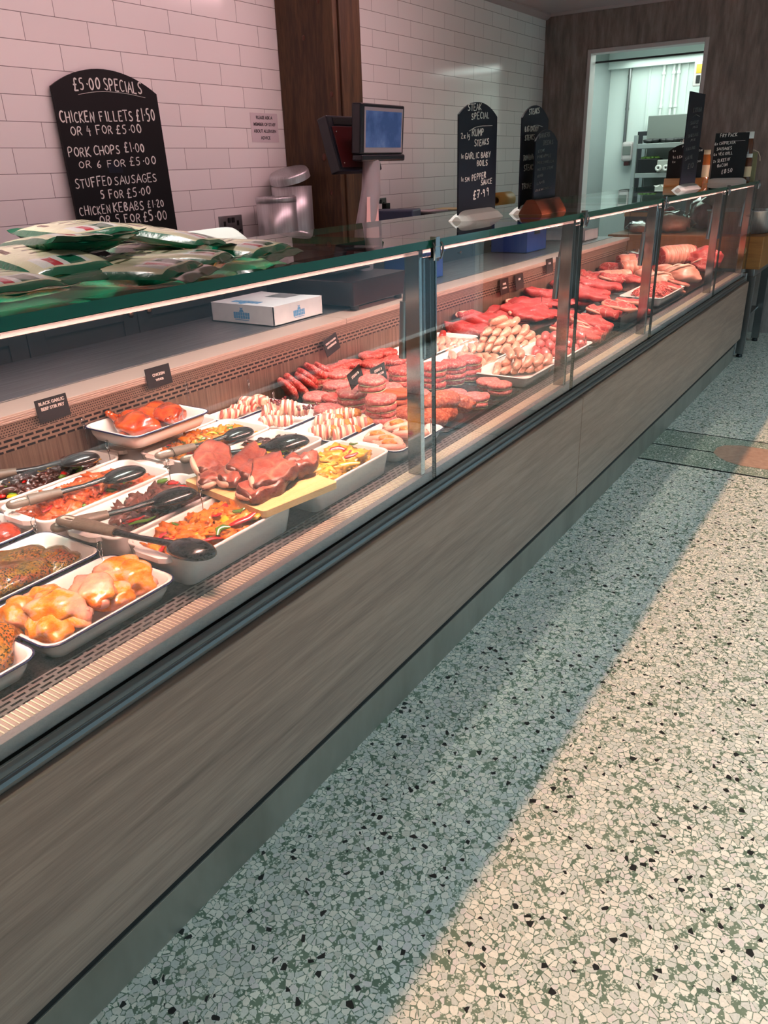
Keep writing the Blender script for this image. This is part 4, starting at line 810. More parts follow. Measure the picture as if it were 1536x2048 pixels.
# ------------------------------------------------------------------ spoons
plain('spoon_black', C(30, 30, 32), .22, coat=.4); plain('spoon_grip', C(100, 90, 78), .45); plain('spoon_ring', C(206, 196, 184), .5)
def spoon(label, hx, hy, hz, bx, by, bz, big=1.0, roll=0):
    A, B = PZ(hx, hy, hz), PZ(bx, by, bz); d = (B-A); Lg = d.length; d.normalize(); w = d.cross(Vector((0, 0, 1))).normalized(); u = w.cross(d)
    t = thing('serving_spoon', label, 'spoon', A, group='serving spoons')
    M_ = Matrix((d, w, u)).transposed().to_4x4() @ Matrix.Rotation(roll, 4, 'X')
    e = .058                                                # loop end
    hw, pts = .0165, []
    for i in range(24):
        a = 2*PI*i/24; pts.append((e*.5+(e*.5-.006)*math.copysign(abs(math.cos(a))**.6, math.cos(a)), hw*.72*math.copysign(abs(math.sin(a))**.6, math.sin(a)), 0))
    mb = MB(); mb.tube(pts,   .0086, 10, closed=True, M=M_); mb.tube([(e-.006, 0, 0), (Lg*.28, 0, 0), (Lg*.44, 0, -.001)], [.020, .0185, .0145], 14, flat=.72, M=M_); mb.build('grip', 'spoon_grip', t)
    pts2 = [(e*.5+(x-e*.5)*.80, y*.66, .003) for x, y, z in pts]; mb = MB(); mb.tube(pts2, .0034, 8, closed=True, flat=1.6, M=M_); mb.build('hanging_ring', 'spoon_ring', t)
    mb = MB(); bl, bw, bh = .052*big, .036*big, .020*big
    mb.tube([(Lg*.44, 0, -.001), (Lg*.62, 0, -.002), (Lg-bl*.8, 0, .002), (Lg-bl*.4, 0, .004)], [.0115, .0095, .012, .016], 12, flat=.6, M=M_)
    rings = []
    for k in range(9):
        q = k/8*PI/2; rings.append([(Lg+math.cos(q)*bl*math.cos(2*PI*j/26)*(1.12 if math.cos(2*PI*j/26) < 0 else 1), math.cos(q)*bw*math.sin(2*PI*j/26), -.006+bh*math.sin(q)*1.15) for j in range(26)])
    inner = [[(Lg+(x-Lg)*.94, y*.94, z-.003) for x, y, z in r] for r in rings]
    mb.loft(inner[::-1]+rings, 0, M=M_); mb.build('head', 'spoon_black', t); return t
spoon('black spoon resting across the front orange chicken dish, handle pointing left', 118, 1038, .822, 385, 1098, .803, 1.1)
spoon('black spoon lying along the browned beef dish, its handle under another handle', 103, 1058, .80, 350, 992, .812, 1.1)
spoon('black spoon lying along the crispy orange chicken dish', 14, 1012, .80, 250, 948, .813, 1.1)
spoon('black spoon in the dark beef dish at the left edge', -70, 962, .80, 160, 918, .815, 1.05)
spoon('black spoon in the pepper dish behind the ham board', 312, 914, .795, 478, 866, .80, 1.0)
spoon('wet black spoon lying on the dark beef behind the ham', 362, 920, .79, 575, 886, .823, 1.25)
# ------------------------------------------------------------------ ham on a wooden board
c0, c1, c2 = PZ(378, 962, .800), PZ(540, 1026, .800), PZ(664, 958, .800)
ex = (c1-c0); ey = (c2-c1); bw_, bl_ = ex.length, ey.length; ang = math.atan2(ex.y, ex.x); ctr_ = (c0+c2)/2
mb = MB(); mb.loft([rr(-bw_/2, bw_/2, -bl_/2, bl_/2, .012, z) for z in (0, .018)], 0, False)
hb = tag(mb.build('cutting_board', 'board_wood', None, (ctr_.x, ctr_.y, .7795), bev=.003, rot=(0, 0, ang)), 'pale wooden board of gammon resting across the two front dishes', 'board')
hams = [(440, 945, .811, .2, 0, .115, 'bottom left gammon slice at the back of the board'), (425, 915, .828, .25, .25, .12, 'upright dark gammon slice leaning at the left of the board'), (468, 955, .812, .1, 0, .10, 'lower gammon slice in the middle of the board'), (498, 925, .832, .15, .1, .115, 'middle gammon slice with a fat edge on top of the pile'),
    (548, 972, .814, .0, 0, .11, 'lowest gammon slice at the front of the board'), (565, 948, .834, .05, .06, .118, 'front gammon slice with pale fat rim on the board'), (612, 930, .828, -.1, .1, .085, 'smaller gammon slice at the right end of the board')]
for i, (px, py, z, rz, tl, r, wh) in enumerate(hams):
    a = PZ(px, py, z); me = slab_mesh('meat', ['gammon', 'gammon_side'], r*.46, r*.80, .034, 60+i, True, wob=.2, surf=.5, freq=1.2, n=44)
    rim = rim_mesh(r*.46, r*.80, .034, 60+i, 3.2, 4.9, 'fat', wob=.2, freq=1.2, r=.25, k=.93)
    put(me, 'gammon_slice', wh, 'meat', a, (tl*.6, tl, ang+.5+rz), None, 'gammon slices', ('meat', ('fat_rim', rim)))
# ------------------------------------------------------------------ bacon rolls and pouches
def spiral(mb, rx, r, n, mi=0):
    for i in range(n):
        x = -rx+2*rx*(i+.5)/n; k = math.sqrt(max(.15, 1-(x/rx)**2*.75)); mb.tube([(x+.004*math.sin(a*2*PI/12), r*k*math.cos(a*2*PI/12), r*k*math.sin(a*2*PI/12)) for a in range(12)], rx/n*1.15, 6, mi, closed=True)
mb = MB(); mb.blob((0, 0, 0), (.034, .018, .018), 3, .1, sub=3); spiral(mb, .033, .0165, 6); BR = mb.mesh('bacon', 'bacon')
mb = MB(); mb.blob((0, 0, 0), (.045, .027, .024), 5, .1, sub=3); spiral(mb, .042, .0245, 6); BR2 = mb.mesh('bacon', 'bacon')
ST = blob_mesh('stuffing', 'stuffing', (.024, .023, .021), 6, .15, 2, 3, None, .1); 
mb = MB(); mb.blob((.042, 0, .002), (.023, .024, .021), 6, .12, 2, 3, amp2=.12); ST2 = mb.mesh('stuffing', 'stuffing')
W12 = [(415, 800, .74, .3), (440, 788, .748, .8), (470, 785, .748, -.2), (437, 812, .742, .5), (470, 805, .75, 1.0), (500, 800, .742, .7), (455, 797, .758, .1), (425, 822, .738, .9)]
for i, (px, py, z, rz) in enumerate(W12):
    a = PZ(px, py, z); put(BR, 'bacon_roll', 'pale bacon roll, %s from the left in the tray by the back panel' % ORD[i], 'bacon roll', (max(-2.0, min(-1.93, a.x)), min(2.16, a.y), z), (0, .1, rz), 1, 'pale bacon rolls')
W13 = [(520, 825, .742, .4), (545, 820, .752, .9), (570, 815, .758, .5), (600, 822, .745, .6), (535, 842, .738, 1.0), (568, 842, .74, .8)]
for i, (px, py, z, rz) in enumerate(W13):
    a = PZ(px, py, z); put(BR2 if i in (1, 2) else BR, 'bacon_roll', 'bacon roll, %s from the left in the cranberry tray' % ORD[i], 'bacon roll', (max(-1.85, min(-1.715, a.x)), min(2.15, a.y), z), (0, 0, rz), 1, 'bacon rolls with cranberries')
for k, (px, py, z) in enumerate(((560, 806, .777), (612, 818, .765))):
    mb = MB(); rnd = random.Random(k)
    for i in range(16): mb.blob((rnd.gauss(0, .014), rnd.gauss(0, .014), rnd.uniform(0, .014)), (.0062,)*3, i, .1, sub=1)
    tag(mb.build('cranberry_pile', 'cranberry', None, PZ(px, py, z)), ['heap of dark cranberries on top of the middle bacon roll', 'heap of dark cranberries at the right end of the bacon roll tray'][k], 'cranberries', None, 'stuff')
W14 = [(625, 838, .745, -.5), (652, 832, .75, -.4), (700, 826, .752, -.5), (668, 853, .745, -.5), (712, 850, .742, -.3), (640, 866, .738, -.4), (690, 868, .738, -.2), (735, 846, .74, .1)]
for i, (px, py, z, rz) in enumerate(W14):
    a = PZ(px, py, z); put(BR2, 'stuffed_chicken', 'bacon-wrapped chicken with orange stuffing, %s from the left in its tray' % ORD[i], 'chicken', (max(-1.61, min(-1.485, a.x)), min(2.13, a.y), z), (0, -.1, rz+1.0), .95, 'bacon-wrapped stuffed chicken', ('bacon', ('stuffing', ST2)))
mb = MB(); mb.tube([(-.045, -.02, -.004), (-.02, -.034, .004), (.02, -.034, .008), (.048, -.014, .004), (.05, .014, .0)], [.010, .016, .018, .016, .010], 12, flat=.8); mb.tube([(-.048, .0, -.004), (-.025, .030, .004), (.02, .032, .006), (.05, .010, .002)], [.010, .016, .018, .012], 12, flat=.8); mb.blob((0, 0, -.008), (.05, .036, .016), 4, .12, sub=3); PCH = mb.mesh('meat', 'pork_pale')
mb = MB(); mb.blob((0, 0, .012), (.026, .019, .014), 8, .2, 2, 3, amp2=.15); PST = mb.mesh('stuffing', 'stuffing')
for i, (px, py, z, rz, wh) in enumerate(((795, 848, .745, .9, 'back left'), (735, 868, .738, .5, 'far left'), (812, 862, .748, .3, 'middle'), (772, 880, .738, .6, 'front left'), (800, 893, .742, .2, 'front middle'), (850, 868, .742, .6, 'right end'))):
    a = PZ(px, py, z); put(PCH, 'chicken_pouch', 'pink chicken pouch filled with orange stuffing, %s of its tray' % wh, 'chicken', (max(-1.375, min(-1.255, a.x)), max(1.95, min(2.145, a.y)), z-.006), (0, 0, rz), .9, 'stuffed chicken pouches', ('meat', ('stuffing', PST)))
# ------------------------------------------------------------------ black trays and liners, burgers
def flat_tray(label, x0, x1, y0, y1, z0=DK, h=.012, mat='black_tray', name='black_tray', group='flat black trays'):
    return enamel(label, x0, x1, y0, y1, z0+h, z0, name, .02, mat, mat, group)
flat_tray('flat black tray under the burger stacks', -1.99, -1.50, 2.24, 2.90)
flat_tray('flat black tray of kofta and burgers along the glass', -1.47, -1.225, 2.235, 2.86)
PT = .022
def patty(mat, seed, r=.05): return slab_mesh('patty', mat, r, r, PT*.96, seed, wob=.035, surf=.22)
PINK = [patty('burger_pink', 3+i) for i in range(3)]; RED = [patty('burger_red', 13+i) for i in range(4)]; ORA = [patty('burger_orange', 23+i) for i in range(2)]
mb = MB(); n = 40; mb.loft([[(.0515*(1+.02*math.sin(j*5))*math.cos(2*PI*j/n), .0515*(1+.02*math.sin(j*5))*math.sin(2*PI*j/n), z+.0012*math.sin(j*1.3)) for j in range(n)] for z in (-.0006, .0006)], 0, False); PAPER = mb.mesh('paper_disc', 'salami_paper')
PILES = []
def stack(px, py, n, kind, desc, zb=.7135, paper=True, r=1.12, jig=.004):
    zt = zb+n*(PT+.001); a = PZ(px, py, zt); PILES.append((a.x, a.y)); rnd = random.Random(px*7+py)
    for k in range(n):
        set_ = {'pink': PINK, 'red': RED, 'orange': ORA}[kind]; me = set_[rnd.randrange(len(set_))]
        i = n-1-k; lab = ('%s patty, %s' % (kind, desc)) if n == 1 else '%s patty %s' % (['top', 'second', 'third', 'fourth', 'bottom'][i if i < n-1 else 4] if n > 1 else '', 'of '+desc)
        put(me, 'burger_patty', lab, 'burger', (a.x+rnd.uniform(-jig, jig), a.y+rnd.uniform(-jig, jig), zb+(k+.5)*(PT+.001)), (rnd.uniform(-.02, .02), rnd.uniform(-.02, .02), rnd.uniform(0, 6)), r, 'burger patties', ('patty', ('paper_disc', PAPER_LOW)) if paper else ())
mb = MB(); mb.v, mb.f, mb.mi, mb.sm = [], [], [], []; mb.loft([[(.0480*math.cos(2*PI*j/n), .0480*math.sin(2*PI*j/n), z-PT*.5+.0009*math.sin(j*1.7)) for j in range(n)] for z in (-.0005, .0006)], 0, False); PAPER_LOW = mb.mesh('paper_disc', 'salami_paper')
for args in [(762, 792, 5, 'pink', 'the front pink stack'), (702, 780, 4, 'pink', 'the pink stack behind the cranberry rolls'), (655, 812, 2, 'pink', 'the low pink pile beside the cranberry rolls'), (795, 782, 3, 'orange', 'the orange stack by the glass post'),
    (806, 735, 4, 'red', 'the red stack left of the glass post'), (866, 728, 4, 'red', 'the red stack just right of the glass post'), (905, 722, 4, 'red', 'the middle red stack right of the post'), (937, 714, 4, 'red', 'the rightmost tall red stack'),
    (672, 765, 2, 'pink', 'the pink pile behind the front stacks'), (632, 788, 2, 'pink', 'the pink pile nearest the bacon rolls'), (630, 742, 3, 'pink', 'the pink pile in the middle of the burger tray'), (675, 742, 3, 'pink', 'the speckled pink pile left of the cards'),
    (686, 700, 3, 'red', 'the red pile by the back card', ), (722, 704, 3, 'red', 'the red pile second from the back card'), (772, 700, 3, 'red', 'the mottled red pile by the pale sausages'), (700, 722, 3, 'red', 'the red pile in the second row'), (745, 722, 3, 'red', 'the red pile in the second row centre'),
    (655, 728, 3, 'red', 'the red pile left in the second row'), (790, 716, 3, 'red', 'the red pile before the post'), (615, 722, 2, 'red', 'the red pile by the back panel')]:
    stack(*args, paper=args[3] == 'pink' or args[4].startswith(('the red stack', 'the middle red', 'the rightmost')))
b_ = PZ(762, 792, .7135+5*.023)
for k in (0, 1): put(PINK[k], 'burger_patty', ['lower pink burger patty laid across the two front stacks', 'upper pink burger patty laid across the two front stacks'][k], 'burger', (PZ(744, 768, .85).x, PZ(744, 768, .85).y, .8415+k*.022), (.03, 0, k), 1, 'burger patties', ('patty', ('paper_disc', PAPER_LOW)))
for args in [(977, 757, 2, 'pink', 'the back left pile on the kofta tray'), (1034, 768, 2, 'pink', 'the right end pile on the kofta tray'), (908, 780, 1, 'pink', 'single one behind the koftas'), (952, 788, 2, 'pink', 'the near pile behind the koftas')]: stack(*args, paper=True, r=.98)
rows = 0
for ri, x in enumerate((-1.94, -1.84, -1.74, -1.64, -1.55)):
    for ci in range(7):
        y = 2.30+.095*ci+(.045 if ri % 2 else 0)
        if y > 2.86 or (x < -1.8 and y < 2.42) or any(math.hypot(x-u, y-v) < .078 for u, v in PILES): continue
        kd = 'red' if x < -1.7 else 'pink'; n_ = 2 if x < -1.6 else 1; zb = .7135
        for k in range(n_):
            me = (RED if kd == 'red' else PINK)[(ri+ci+k) % 3]
            put(me, 'burger_patty', '%s patty filling the burger tray, %s row from the back, %s along, %s layer' % (kd, ORD[ri], ORD[ci], 'upper' if k or n_ == 1 else 'lower'), 'burger', (x+R.uniform(-.006, .006), y+R.uniform(-.006, .006), zb+(k+.5)*(PT+.001)), (R.uniform(-.1, .1), R.uniform(-.1, .1), R.uniform(0, 6)), 1.1, 'burger patties')
# patties leaning in film by the back panel
for i, (px, py, rz, tl, z, wh) in enumerate([(508, 768, .5, .9, .755, 'lowest left'), (530, 760, .55, .85, .765, 'second left'), (556, 748, .6, .8, .772, 'third left'), (560, 770, .5, .75, .752, 'front left'), (585, 738, .6, .7, .785, 'upper'), (592, 760, .55, .7, .76, 'front middle'), (610, 735, .5, .6, .778, 'rightmost'), (600, 778, .5, .8, .748, 'front right')]):
    a = PZ(px, py, z); put(RED[i % 4], 'burger_patty', 'red burger patty tipped on edge, %s of the leaning row' % wh, 'burger', a, (-tl*.6, tl, rz), 1.12, 'leaning burger patties', ())
# koftas
KF = [blob_mesh('kofta', 'kofta', (.064, .036, .031), 70+i, .08, 1.6, 4, .7, .05) for i in range(3)]
for i, (px, py, z, rz, wh) in enumerate(((822, 832, .745, .2, 'left of the glass post behind the pouches'), (890, 806, .785, .5, 'on top of the pile'), (945, 815, .748, -.2, 'at the back right of the pile'), (884, 846, .744, .1, 'nearest the glass'), (924, 838, .744, .4, 'at the right front of the pile'), (858, 822, .746, .3, 'behind the topmost one'))):
    a = PZ(px, py, z); put(KF[i % 3], 'kofta', 'orange-brown coarse spiced kofta, %s' % wh, 'kofta', (min(a.x, -1.30), a.y, z+.004), (0, 0, rz+.55), 1.22, 'koftas on the front black tray')
# ------------------------------------------------------------------ sausages
def saus(name, mat, L=.126, r=.0172, bend=.25, seed=0):
    mb = MB(); pts = []; rad = []
    for i in range(13):
        t = -1+2*i/12; pts.append((t*L/2, bend*L*.5*(t*t-.4), .003*math.sin(t*3+seed))); rad.append(r*(max(.05, 1-abs(t)**5)**.5 if abs(t) > .5 else 1)*(1+.04*math.sin(i*1.7+seed)))
    mb.tube(pts, rad, 12); e = Vector(pts[-1]); mb.tube([e, e+Vector((.005, .001, -.002))], [.003, .0015], 6); e = Vector(pts[0]); mb.tube([e, e+Vector((-.005, .001, -.002))], [.003, .0015], 6)
    return mb.mesh('sausage', mat)
SP = [saus('s', 'sausage_pale', seed=i, bend=.2+.12*i) for i in range(3)]; SK = [saus('s', 'sausage_pink', .085, .021, .15, i) for i in range(2)]; SR = [saus('s', 'sausage_red', .11, .017, .2, i) for i in range(2)]
GRID = {}
def sausages(pts, z, rz, meshes, desc, colour, s=1.0, tl=0, jz=.12):
    rnd = random.Random(len(desc)*13+int(z*1000))
    for i, p in enumerate(pts):
        zz = p[2] if len(p) > 2 else z; a = PZ(p[0], p[1], zz); lab = '%s sausage, %s from the left %s' % (colour, ORD[i], desc)
        put(meshes[rnd.randrange(len(meshes))], 'sausage', lab, 'sausage', a, (rnd.uniform(-.3, .3), tl+rnd.uniform(-.06, .06), rz+rnd.uniform(-jz, jz)+(p[3] if len(p) > 3 else 0)), s*1.12*rnd.uniform(.94, 1.06), '%s sausages' % colour)
def lerp(a, b, n): return [(a[0]+(b[0]-a[0])*i/(n-1), a[1]+(b[1]-a[1])*i/(n-1)) for i in range(n)]
enamel('shallow white tray of stacked pale sausages along the glass', -1.47, -1.215, 2.90, 3.27, .748, DK, 'enamel_tray', .03, 'enamel')
enamel('shallow white tray of pale sausages behind the front sausage tray', -1.76, -1.49, 2.90, 3.50, .745, DK, 'enamel_tray', .03, 'enamel')
enamel('shallow white tray of pale sausages by the back, right of the burgers', -2.03, -1.79, 2.92, 3.62, .745, DK, 'enamel_tray', .03, 'enamel')
enamel('shallow white tray of pink sausages along the glass by the steaks', -1.47, -1.215, 3.30, 3.70, .748, DK, 'enamel_tray', .03, 'enamel')
sausages(lerp((994, 738), (1098, 732), 7), .728, 1.9, SP, 'in the bottom row of the front sausage tray', 'pale pork', .95)
sausages([(1014, 722), (1034, 725), (1056, 722), (1076, 720), (1094, 718)], .757, 1.9, SP, 'in the second row of the front sausage tray', 'pale pork', .95)
sausages([(1018, 706), (1038, 706)], .785, 2.2, SP, 'on top of the front sausage tray', 'pale pork', .95)
sausages(lerp((868, 700), (1000, 694), 10), .728, 2.2, SP, 'in the long row of the middle sausage tray', 'pale pork', .95)
sausages(lerp((905, 714), (988, 718), 6), .730, 2.2, SP, 'in the near row of the middle sausage tray', 'pale pork', .95)
sausages([(962, 730), (980, 726)], .735, 2.0, SP, 'at the near corner of the middle sausage tray', 'pale pork', 1.05)
sausages(lerp((872, 682), (950, 688), 8), .728, 2.2, SP, 'in the white tray below the heap', 'pale pork', .95)
sausages([(962, 690), (978, 692), (994, 694), (1010, 694), (1028, 692), (1046, 688), (1062, 684), (1076, 680)], .738, 2.0, SP, 'in the bottom layer of the big heap', 'pale pork', 1.0)
sausages([(966, 676), (983, 678), (1000, 680), (1018, 678), (1038, 674), (1058, 670)], .766, 2.0, SP, 'in the second layer of the big heap', 'pale pork', 1.0)
sausages([(975, 662), (992, 662), (1010, 664), (1030, 660), (1048, 660)], .794, 1.9, SP, 'in the third layer of the big heap', 'pale pork', 1.0)
sausages([(985, 648, .82, .8), (1010, 648, .82, .2), (1028, 644, .82, .5), (1000, 640, .845, .3)], .82, 1.2, SP, 'on top of the big heap', 'pale pork', 1.0)
sausages([(735, 688), (748, 680, .748), (768, 680), (786, 682), (803, 682), (820, 680)], .735, 2.0, SP, 'in the pale pile behind the burgers', 'pale pork', .95)
sausages([(758, 672), (776, 674), (800, 670), (818, 668)], .76, 1.4, SP, 'on top of the pale pile behind the burgers', 'pale pork', .95)
sausages([(785, 660), (800, 658), (815, 657), (830, 660)], .735, 2.2, SR, 'in the red pile by the back panel', 'red', 1.0)
sausages([(792, 648), (808, 646), (824, 646)], .765, 2.2, SR, 'on top of the red pile by the back panel', 'red', 1.0)
sausages([(866, 668), (882, 664), (896, 660)], .735, 2.0, SR, 'right of the first glass post', 'red', 1.0)
sausages([(1072, 704), (1090, 706), (1110, 705), (1130, 702), (1150, 700), (1168, 694)], .728, 2.0, SK, 'in the bottom row of the pink sausage tray', 'pink', .95)
sausages([(1080, 688), (1098, 690), (1116, 688), (1136, 686), (1160, 684), (1180, 684, .757, .9)], .757, 2.0, SK, 'in the middle row of the pink sausage tray', 'pink', .95)
sausages([(1090, 674), (1108, 674), (1128, 670), (1160, 672, .785, .8)], .785, 2.0, SK, 'on top of the pink sausage tray', 'pink', .95)
# ------------------------------------------------------------------ steaks, chops and joints
noisy('black_liner', [(.4, C(14, 14, 15)), (.6, C(26, 26, 27))], 20, .3, coat=.3, bmp=.3)
for i, (x0, x1, y0, y1, wh) in enumerate(((-2.03, -1.55, 3.66, 4.62, 'under the braising steaks by the back panel'), (-1.50, -1.225, 3.74, 4.66, 'under the marbled steaks along the glass'), (-2.03, -1.55, 4.68, 5.5, 'under the red steaks past the second post'), (-1.50, -1.225, 4.70, 5.5, 'under the T-bone steaks along the glass'), (-2.03, -1.23, 5.54, 6.82, 'under the joints at the far end'))):
    flat_tray('flat black tray %s' % wh, x0, x1, y0, y1)
def riser(x0, x1, y0, y1, z0, z1, label):
    mb = MB(); n = 14; top = [[(x0+(x1-x0)*i/n, y0+(y1-y0)*j/n, z1+.006*math.sin(i*1.3+j*.8)) for i in range(n+1)] for j in range(n+1)]
    mb.loft(top, 0, True, False, False, False); mb.box(x0+.01, x1-.01, y0+.01, y1-.01, z0, z1-.008)
    return tag(mb.build('black_liner', 'black_liner'), label, 'liner', 'black liners between the meat')
riser(-2.0, -1.58, 3.70, 4.55, .7135, .745, 'wavy black liner beneath the big braising steaks'); riser(-1.48, -1.25, 4.25, 4.88, .7135, .778, 'wavy black liner beneath the T-bone steaks')
plain('steak_fat', C(224, 160, 140), .35, coat=.4)
STK_ = [slab_mesh('meat', ['steak', 'steak'], .115, .075, .034, 80+i, wob=.22, surf=.55, freq=1.3) for i in range(4)]
MRB = [slab_mesh('meat', ['steak_marbled', 'steak_marbled'], .095, .068, .042, 90+i, wob=.2, surf=.5) for i in range(4)]
PCH2 = [slab_mesh('meat', ['steak_marbled', 'pork_pale'], .085, .06, .024, 96+i, True, wob=.18, surf=.4) for i in range(2)]
FR1 = [rim_mesh(.095, .068, .042, 90+i, 2.4, 4.2, 'steak_fat', wob=.2, r=.17, k=.98) for i in range(4)]; FR2 = [rim_mesh(.115, .075, .034, 80+i, 1.0, 3.0, 'steak_fat', wob=.22, freq=1.3, r=.28) for i in range(4)]
def steak(px, py, z, kind, label, rx=0, ry=0, rz=0, s=1.0, fat=True):
    i = (px+py) % 4; a = PZ(px, py, z); q = {'S': .115, 'M': .095, 'P': .085}[kind]*s*.95; a.x = max(-2.035+q, min(-1.225-q*.8, a.x)); a.y = min(a.y, 6.75)
    if kind == 'S': me, fr = STK_[i], FR2[i]
    elif kind == 'M': me, fr = MRB[i], FR1[i]
    else: me, fr = PCH2[i % 2], FR1[i]
    put(me, {'S': 'beef_steak', 'M': 'marbled_steak', 'P': 'pork_chop'}[kind], label, 'meat', a, (rx, ry, rz), s, {'S': 'beef steaks', 'M': 'marbled steaks', 'P': 'pork chops'}[kind], ('meat', ('fat_rim', fr)) if fat and kind != 'P' else ())
steak(905, 656, .752, 'S', 'broad braising steak lying lowest at the left, right of the first post', 0, 0.1, 0.3, 1.3, False)
steak(935, 638, .775, 'S', 'broad red braising steak draped over the left pile by the back panel', 0.1, 0.15, 0.6, 1.3)
steak(965, 622, .770, 'S', 'braising steak at the back of the left pile', 0.1, -0.1, 1.2, 1.3, False)
steak(985, 602, .765, 'S', 'dark red steak behind the left pile against the back panel', 0.05, 0.1, 0.9, 1.3)
steak(985, 645, .752, 'S', 'narrow red steak between the left pile and the sausage heap', 0, 0.22, 0.8, 0.9, False)
steak(1030, 634, .765, 'S', 'lowest of the bright red steaks behind the sausage heap', 0.1, 0.1, 0.3, 1.25, False)
steak(1062, 630, .778, 'S', 'middle bright red steak behind the sausage heap', 0.05, 0.1, 0.9, 1.2)
steak(1050, 620, .792, 'S', 'topmost bright red steak behind the sausage heap', 0.12, 0.05, 0.5, 1.25, False)
steak(1090, 626, .77, 'S', 'bright red steak at the right end behind the sausage heap', 0, 0.22, 0.6, 1, False)
steak(1030, 590, .765, 'S', 'long dark red steak at the back near the small cards', 0.1, 0.1, 0.3, 1.35)
steak(1065, 588, .78, 'S', 'dark red steak by the second post, at the back', 0.1, 0.2, 0.9, 1.2, False)
steak(1098, 606, .76, 'S', 'short red steak beside the second post on black liner', 0, 0.15, 0.2, 0.9)
steak(1140, 600, .77, 'S', 'red steak seen right of the second post on black liner', 0.1, 0.1, 0.2, 1.1, False)
steak(1150, 660, .752, 'M', 'marbled steak lowest at the left of the pile by the glass', 0, 0.1, 0.3, 1.15)
steak(1170, 645, .778, 'M', 'marbled steak on top at the left of the pile by the glass', 0.1, 0.22, 0.5, 1.2, False)
steak(1195, 668, .752, 'M', 'marbled steak at the front of the pile by the glass', 0, 0.22, 0.9, 1.05)
steak(1205, 648, .782, 'M', 'large marbled steak standing at the middle of the pile by the glass', 0.12, 0.22, 0.8, 1.15)
steak(1232, 660, .762, 'M', 'marbled steak at the right end of the pile by the glass', 0, 0.22, 1, 1)
steak(1225, 680, .742, 'M', 'shadowed marbled steak low under the right end of the pile', 0, 0.22, 0.6, 0.9)
steak(1138, 572, .78, 'S', 'red steak in the broad heap past the second post, left', 0.1, 0.1, 0.2, 1.3, False)
steak(1170, 582, .79, 'S', 'red steak in the broad heap past the second post, middle', 0.1, 0.15, 0.6, 1.35)
steak(1205, 572, .80, 'S', 'red steak in the broad heap past the second post, right', 0.05, 0.1, 1, 1.3)
steak(1185, 594, .785, 'S', 'red steak hanging over the front of the broad heap', 0.1, 0.22, 0.9, 1.1, False)
steak(1208, 624, .79, 'M', 'fatty steak drooping over the edge of the black liner', 0.12, 0.22, 0.7, 1)
steak(1236, 612, .80, 'P', 'T-bone with pale bone lying on the black liner', 0.1, 0.1, 0.2, 1.2)
steak(1266, 604, .80, 'P', 'second T-bone lying right of the first on the black liner', 0.05, 0.1, 1, 1.1)
steak(1190, 555, .78, 'M', 'marbled pork steak behind the broad red heap, left', 0.1, 0.1, 0.4, 1.1)
steak(1225, 558, .775, 'M', 'marbled pork steak behind the broad red heap, middle', 0.1, 0.2, 0.9, 1.1)
steak(1262, 558, .77, 'M', 'marbled pork steak behind the broad red heap, right', 0.1, 0.1, 0.5, 1)
steak(1100, 560, .77, 'M', 'marbled pink slice at the back left of the far section', 0.1, 0.1, 0.3, 1.2)
steak(1135, 552, .775, 'M', 'marbled pink slice second along the back of the far section', 0.1, 0.2, 0.8, 1.2)
steak(1340, 572, .775, 'P', 'pork chop behind the mince tray, left', 0.1, 0.2, 0.4, 0.95); steak(1360, 566, .775, 'P', 'pork chop behind the mince tray, right', 0.1, 0.22, 0.9, 0.9)
steak(1370, 582, .74, 'P', 'pork chop right of the mince tray', 0, 0.22, 1.2, 0.85); steak(1275, 620, .735, 'M', 'small rib steak below the mince tray by the glass', 0, 0.2, 0.4, 0.8)
# tray of mince
enamel('white tray heaped with red mince strands by the third post', -1.50, -1.232, 4.98, 5.56, .768, .7135, 'enamel_tray', .03, 'enamel', group='enamel trays')
mb = MB(); rnd = random.Random(9)
mb.blob((0, 0, .006), (.10, .20, .05), 4, .1, 1.6, 3, flatb=.1)
for i in range(420):
    u = rnd.uniform(0, 2*PI); q = math.sqrt(rnd.random()); x, y = .10*q*math.cos(u), .20*q*math.sin(u); z = .012+.055*math.sqrt(max(0, 1-q*q)); a = rnd.uniform(0, PI); l = rnd.uniform(.014, .028)
    mb.tube([(x-l*math.cos(a), y-l*math.sin(a), z-.006), (x+.004, y, z+.003), (x+l*math.cos(a+.5), y+l*math.sin(a+.5), z-.006)], .0042, 5)
tag(mb.build('mince', 'mince', None, (-1.366, 5.27, .736)), 'heap of red mince strands in the white tray by the third post', 'mince', None, 'stuff')
